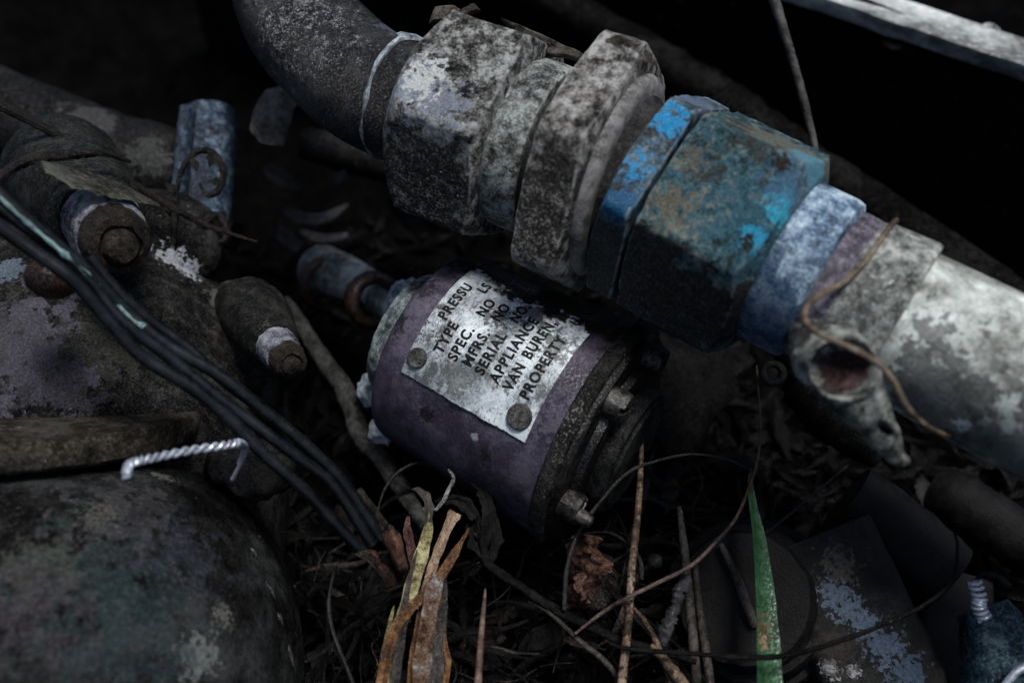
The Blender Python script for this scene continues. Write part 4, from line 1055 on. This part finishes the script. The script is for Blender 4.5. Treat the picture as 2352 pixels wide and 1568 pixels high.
V, F = tube(PP([(1418, 1640, 190), (1428, 1568, 193), (1444, 1413, 200), (1452, 1301, 205), (1463, 1194, 210), (1471, 1090, 215), (1474, 1010, 219)], 0), [.9, .9, .88, .85, .78, .65, .45], seg=12, n=8, rough=.15)
tag(link('straw_stalk', V, F, M_straw, None, P(1444, 1413, 200), smooth=60), 'mottled tan straw stalk standing upright right of the canister end', 'straw')
V, F = tube(PP([(1296, 1400), (1298, 1350), (1303, 1301), (1326, 1227), (1378, 1153), (1441, 1086), (1510, 1058), (1587, 1043), (1661, 1052), (1702, 1068), (1724, 1083)], 203, 214), [.55, .55, .52, .5, .46, .42, .36, .3, .28, .25, .2], seg=8, n=8, rough=.1)
tag(link('arching_stalk', V, F, M_gstem, None, P(1303, 1301, 205), smooth=60), 'thin grey stem arching from the litter over to the green blade tip', 'stem')
V, F = tube(PP([(1320, 1455, 200), (1385, 1405, 201), (1448, 1368, 198), (1494, 1346, 199), (1587, 1298, 202), (1642, 1246, 205), (1687, 1194, 208), (1717, 1127, 211), (1739, 1060, 214), (1746, 986, 220), (1742, 900, 228), (1738, 840, 236)], 0), [.3, .4, .45, .45, .45, .42, .4, .36, .32, .28, .24, .2], seg=8, n=8, rough=.15)
tag(link('arching_stalk', V, F, M_rstem, None, P(1494, 1346, 199), smooth=60), 'thin reddish brown stem sweeping up to the right across the straw stalk', 'stem')
V, F = blade(PP([(1762, 1640, 188), (1755, 1568, 191), (1752, 1468, 195), (1747, 1357, 200), (1738, 1246, 205), (1726, 1164, 210), (1721, 1110, 213), (1723, 1074, 215)], 0), [5.9, 5.7, 5.2, 4.2, 3.1, 2.0, 1.2, .4], fold=.8, th=.3, ref=-FW + RT * .25, wav=.05)
tag(link('green_blade', V, F, M_blade, None, P(1755, 1568, 191)), 'single fresh green grass blade rising to a dry tip', 'grass blade')
V, F = tube(PP([(1400, 1476, 196), (1450, 1490, 194), (1580, 1500, 191), (1717, 1509, 186), (1791, 1506, 186), (1865, 1491, 188), (1958, 1461, 190), (2051, 1424, 192), (2125, 1387, 194), (2188, 1331, 198), (2199, 1253, 204), (2190, 1220, 208)], 0), [.4, .45, .5, .55, .55, .5, .5, .45, .4, .35, .3, .15], seg=8, n=8, rough=.2)
tag(link('black_twig', V, F, M_twig, None, P(1717, 1509, 186), smooth=60), 'thin black twig crossing in front of the green blade near the bottom', 'twig')
tw = thing('withered_weed', 'blackened withered weed with drooping leaves under the canister rim', 'weed', P(1125, 1298, 210))
V, F = tube(PP([(1600, 1520, 198), (1500, 1488, 200), (1422, 1468, 201), (1348, 1435, 203), (1274, 1398, 205), (1200, 1350, 207), (1125, 1298, 209), (1112, 1260, 210), (1105, 1215, 211), (1085, 1170, 213), (1060, 1145, 215), (1030, 1140, 217)], 0), [.6, .8, .9, .95, 1.0, 1.0, .95, .9, .85, .8, .7, .5], seg=10, n=8, rough=.35, rs=600); link('stem', V, F, M_twig, tw, smooth=60)
for (pts, wd) in (([(1125, 1296), (1140, 1240), (1143, 1190)], [1.5, 2.5, .6]), ([(1112, 1250), (1125, 1190), (1110, 1130), (1075, 1085)], [1.8, 3.2, 2.8, .6]), ([(1095, 1190), (1060, 1150), (1000, 1150)], [2, 3, .6]),
                  ([(1110, 1290), (1080, 1310), (1065, 1340)], [1, 2.4, .5]), ([(1118, 1280), (1095, 1240), (1090, 1200), (1050, 1165)], [2.2, 3.4, 2.6, .8]), ([(1105, 1230), (1085, 1215), (1075, 1180)], [1.5, 2.8, .6]), ([(1240, 1378), (1225, 1420), (1215, 1445)], [.8, 1.8, .4])):
    V, F = blade(PP(pts, 210, 214), wd, fold=.6, th=.5, ref=-FW, n=6, wav=.7); link('leaf', V, F, M_twig, tw)
V, F = tube(PP([(1000, 1172), (1018, 1150), (1032, 1120), (1042, 1098), (1030, 1078)], 210, 214), [.35, .5, .45, .4, .25], seg=7, n=6, rough=.5, rs=900)
M_glint = grime('silvery_dry_stem', [(.02, .019, .018), (.09, .088, .085), (.24, .235, .23)], s=.4, bump=.8, rough=(.25, .5))
tag(link('silvery_stalk', V, F, M_glint, None, P(1018, 1150, 211)), 'tiny silvery dry stem glinting above the tan grass stub', 'stem')
V, F = tube(PP([(868, 1172), (885, 1120), (920, 1080), (965, 1063), (1010, 1080), (1040, 1110), (1058, 1140)], 222, 226), [.3, .35, .4, .4, .35, .3, .3], seg=8, n=8, rough=.1)
tag(link('arching_stalk', V, F, M_gstem, None, P(965, 1063, 224), smooth=60), 'small thin stem arched in a half circle left of the canister', 'stem')
V, F = tube(PP([(825, 1126), (845, 1156), (868, 1186), (890, 1215)], 204, 210), [.8, 1.0, 1.0, .7], seg=8, n=6, rough=.2)
tag(link('broken_stick', V, F, M_greyb, None, P(845, 1156, 206), smooth=60), 'short brown broken stick end above the torn brown leaf', 'stick')
def leaf_sheet(name, grid, mat, label, cat, amp=.0012, solid=.00028, n=6, fs=160):
    """curled leaf: a grid of points (rows of (x, y, depth)) smoothed into a sheet with its own thickness"""
    rows = [spline([P(*q) for q in r_], n) for r_ in grid]
    cols_ = list(zip(*rows))
    full = [spline(list(c_), n) for c_ in cols_]
    V, F = [], []
    m, k_ = len(full), len(full[0])
    for c_ in full:
        for p in c_: V.append(p - FW * amp * fbm(p, fs, 4) + RT * amp * .6 * fbm(p + Vector((.3, 0, 0)), fs * 2, 3))
    for i in range(m - 1):
        for j in range(k_ - 1): F.append((i * k_ + j, i * k_ + j + 1, (i + 1) * k_ + j + 1, (i + 1) * k_ + j))
    o = link(name, V, F, mat, None, sum(V, Vector()) / len(V), smooth=60, solid=solid)
    return tag(o, label, cat)
leaf_sheet('torn_leaf', [[(872, 1200, 205), (900, 1205, 203), (922, 1225, 205)], [(874, 1235, 206), (905, 1245, 201), (932, 1270, 205)], [(892, 1268, 207), (912, 1285, 202), (938, 1310, 206)], [(900, 1300, 209), (912, 1320, 206), (930, 1350, 208)]], M_bleaf, 'torn orange brown leaf curled round the cable ends', 'leaf')
leaf_sheet('torn_leaf', [[(818, 1272, 200), (842, 1262, 201), (862, 1262, 204)], [(845, 1292, 198), (865, 1290, 201), (878, 1292, 206)], [(872, 1318, 199), (888, 1315, 202), (902, 1306, 208)], [(890, 1350, 203), (905, 1345, 205), (925, 1340, 210)]], M_bleaf, 'dull brown lower lip of the sheath the black cables run into', 'leaf')
leaf_sheet('curled_leaf', [[(1322, 1228, 214), (1345, 1222, 210), (1372, 1232, 212)], [(1312, 1262, 213), (1348, 1262, 207), (1385, 1278, 210)], [(1318, 1300, 212), (1355, 1298, 208), (1410, 1302, 205)], [(1310, 1350, 212), (1340, 1345, 207), (1380, 1330, 203)], [(1308, 1395, 214), (1335, 1400, 210), (1352, 1400, 207)]], M_rleaf, 'crumpled red brown dead leaf below the canister screw', 'leaf', amp=.0028, fs=220)
leaf_sheet('curled_leaf', [[(1290, 1240, 220), (1300, 1280, 219), (1305, 1330, 219)], [(1330, 1250, 222), (1350, 1300, 221), (1345, 1390, 220)], [(1400, 1290, 222), (1420, 1340, 220), (1390, 1400, 219)]], M_bleaf, 'dark brown leaf behind the crumpled red one', 'leaf', amp=.002)
V, F = blade(PP([(1262, 1275), (1300, 1245), (1350, 1228), (1400, 1228), (1440, 1250), (1468, 1285), (1475, 1330)], 216, 210), [1.6, 2.2, 2.4, 2.2, 1.8, 1.4, .6], fold=.4, th=.3, ref=UP, wav=.3)
tag(link('grass_blade', V, F, M_gstem, None, P(1350, 1228, 212)), 'grey withered blade arched over the crumpled red leaf', 'grass blade')
# dull straws on the right, behind the reddish stem
ST = 'dull straws standing between the stalk and the green blade'
for pts, wd, lb, mt in (([(1606, 1640, 196), (1600, 1568, 199), (1588, 1431, 206), (1580, 1339, 210), (1570, 1246, 215), (1560, 1165, 220)], [1.1, 1.1, 1.05, 1.0, .9, .55], 'thick dull tan straw, the tallest between stalk and green blade', M_greyb),
                        ([(1640, 1640, 200), (1622, 1500, 206), (1604, 1380, 212), (1596, 1290, 216)], [1.0, 1.0, .9, .7], 'thinner straw leaning beside the thick dull tan one', M_greyb),
                        ([(1560, 1640, 192), (1530, 1530, 196), (1490, 1440, 200), (1455, 1395, 203)], [.6, .65, .6, .3], 'thin yellowish straw slanting up left from the bottom edge', M_straw),
                        ([(1600, 1640, 190), (1575, 1580, 192), (1530, 1520, 195), (1495, 1480, 197)], [1.1, 1.2, 1.1, .5], 'short thick yellowish straw at the bottom edge', M_straw),
                        ([(1735, 1440, 208), (1712, 1380, 210), (1685, 1310, 213), (1655, 1250, 216)], [1.0, 1.1, 1.0, .7], 'grey flat straw slanting behind the left edge of the green blade', M_greyb),
                        ([(1470, 1640, 196), (1400, 1530, 199), (1330, 1470, 202), (1260, 1405, 205), (1215, 1380, 207)], [.6, .65, .6, .5, .3], 'thin pale straw slanting down right across the litter', M_greyb)):
    V, F = tube([P(*q) for q in pts], wd, seg=10, n=8, rough=.15); tag(link('straw_stalk', V, F, mt, None, P(*pts[1]), smooth=60), lb, 'straw', ST)
V, F = tube(PP([(1520, 1480), (1535, 1430), (1552, 1390), (1565, 1350), (1585, 1325)], 203, 206), [.9, 1.5, 1.1, 1.4, .6], seg=10, n=8, rough=.6, rs=300)
tag(link('dry_curl', V, F, M_pale, None, P(1552, 1390, 204), smooth=60), 'greyish violet shrivelled curl beside the thick dull straw', 'dry curl')
o = lump('pebble', P(1503, 1290, 222), 0.0018, M_darkgrey, None, amp=.2, fs=300); tag(o, 'small dull grey pebble right of the mottled straw stalk', 'pebble')
V, F = tube(PP([(1948, 1068), (1880, 1125), (1790, 1200), (1700, 1275), (1600, 1360)], 226, 216), [.3, .35, .35, .35, .3], seg=6, n=6); tag(link('dry_stalk', V, F, M_gstem, None, P(1790, 1200, 220), smooth=60), 'hair thin straight stem slanting down left from under the pale lug', 'stem')
V, F = tube(PP([(770, 1300), (755, 1380), (765, 1450), (800, 1540), (830, 1620)], 214, 200), [.4, .45, .5, .5, .5], seg=7, n=8); tag(link('dry_stalk', V, F, M_gstem, None, P(765, 1450, 208), smooth=60), 'thin dark stem bowing down left of the grass clump', 'stem')
# dead stems lying about in the litter: many alike
def gz(x, y): return -.012 + .012 * fbm(Vector((x, y, 0)), 14, 5) + .006 * fbm(Vector((x, y, 0)) + Vector((3, 1, 0)), 70, 4)
def on_ground(px, py):
    d = (P(px, py, 1000) - CAM); t = (CAM.z + .008) / -d.z
    q = CAM + d * t
    return Vector((q.x, q.y, gz(q.x, q.y)))
def where(x, y):
    row = 'low' if y > 1480 else 'midway' if y > 1330 else 'far back'
    spot = ('left of the grass clump' if x < 880 else 'behind the grass clump' if x < 1080 else 'by the pinkish stick' if x < 1220 else 'below the crumpled red leaf' if x < 1400 else
            'by the mottled straw stalk' if x < 1520 else 'among the dull straws' if x < 1680 else 'by the green blade' if x < 1800 else 'on the dark cover' if x < 1950 else 'on the dark casting')
    return row + ' ' + spot
for i in range(150):
    px, py = rnd.uniform(720, 1800), rnd.uniform(1180, 1600)
    c = on_ground(px, py) + Vector((0, 0, rnd.uniform(.001, .022)))
    a = rnd.uniform(0, math.pi); L_ = rnd.uniform(.012, .045)
    d = Vector((math.cos(a), math.sin(a), rnd.uniform(-.35, .35)))
    pts = [c + d * L_ * (t - .5) + Vector((rnd.uniform(-1, 1), rnd.uniform(-1, 1), rnd.uniform(-1, 1))) * L_ * (.05 if i % 2 else .10) for t in (0, .25, .5, .75, 1)]
    if i % 2: V, F = blade(pts, [.3, rnd.uniform(.9, 2.4), rnd.uniform(.8, 2.0), .3], fold=rnd.uniform(-.6, .6), th=.15, ref=Vector((rnd.uniform(-.6, .6), -.5, .7)), n=5, wav=.4)
    else: V, F = tube(pts, [rnd.uniform(.1, .32), rnd.uniform(.15, .42), .15], seg=6, n=5, rough=.3)
    mi = rnd.choice([0, 0, 0, 1, 0, 2])
    tag(link('dead_twig', V, F, [M_twig, M_gstem, M_bleaf][mi], None, c, smooth=60), '%s %s %s %s %s' % ('short' if L_ < .020 else 'long' if L_ > .034 else 'thin', ('black', 'grey', 'brown')[mi], 'grass shred' if i % 2 else 'dead twig', 'lying crosswise' if abs(d.x) > .8 else 'pointing away' if abs(d.y) > .8 else 'lying slantwise', where(px, py)), 'dead twig', 'dead twigs in the litter')
for i in range(46):
    px, py = rnd.uniform(700, 2250), rnd.uniform(1060, 1600)
    c = on_ground(px, py) + Vector((0, 0, rnd.uniform(.001, .010)))
    a = rnd.uniform(0, 6.3); L_ = rnd.uniform(.008, .022)
    d = Vector((math.cos(a), math.sin(a), rnd.uniform(-.3, .3)))
    V, F = blade([c - d * L_ * .5, c - d * L_ * .2 + Vector((0, 0, .002)), c + d * L_ * .2 + Vector((0, 0, .002)), c + d * L_ * .5], [.6, 5 * rnd.uniform(.6, 1.2), 5 * rnd.uniform(.5, 1.2), .4], fold=rnd.uniform(-.6, .6), th=.4, ref=Vector((rnd.uniform(-.6, .6), -.4, .8)), n=5, wav=.6)
    mi = rnd.choice([1, 1, 2, 1, 0])
    tag(link('dead_leaf', V, F, [M_bleaf, M_twig, M_gstem][mi], None, c), '%s %s dead leaf %s' % ('tiny' if L_ < .012 else 'long' if L_ > .018 else 'small', ('brown', 'black', 'grey')[mi], where(px, py)), 'leaf', 'dead leaves in the litter')
V, F = [], []
for i in range(2600):
    px, py = rnd.uniform(500, 2352), rnd.uniform(500, 1620)
    c = on_ground(px, py) + Vector((0, 0, rnd.uniform(0, .004)))
    a = rnd.uniform(0, 6.3); L_ = rnd.uniform(.002, .008); wd = rnd.uniform(.0003, .0022)
    d = Vector((math.cos(a), math.sin(a), rnd.uniform(-.5, .5))) * L_; s_ = Vector((-math.sin(a), math.cos(a), rnd.uniform(-.6, .6))) * wd
    b = len(V); u = Vector((0, 0, .0004))
    V += [c - d, c + s_, c + d, c - s_, c + u * 2, c - u]
    F += [(b, b + 1, b + 4), (b + 1, b + 2, b + 4), (b + 2, b + 3, b + 4), (b + 3, b, b + 4), (b + 1, b, b + 5), (b + 2, b + 1, b + 5), (b + 3, b + 2, b + 5), (b, b + 3, b + 5)]
M_lit = grime('leaf_litter', [(.0004, .0004, .0004), (.0011, .001, .0009), (.0036, .0032, .0028)], s=1.0, bump=.5, spec=.1)
o = link('leaf_litter', V, F, M_lit, None, Vector((0, 0, 0)), smooth=0); stuff(o)

# look-alikes that would share a label are told apart by their place
seen = {}
for o in col.objects:
    if o.get('label') and o.parent is None: seen.setdefault(o['label'], []).append(o)
for lb, os_ in seen.items():
    if len(os_) > 1:
        os_.sort(key=lambda o: proj(o.location).x)
        n_ = len(os_)
        wd = {2: ['left', 'right'], 3: ['left', 'middle', 'right']}.get(n_, ['far left', 'mid left', 'mid right', 'far right', 'outer right', 'last'][:n_] + ['last'] * max(0, n_ - 6))
        for q, o in zip(wd, os_): o['label'] = q + ' ' + lb
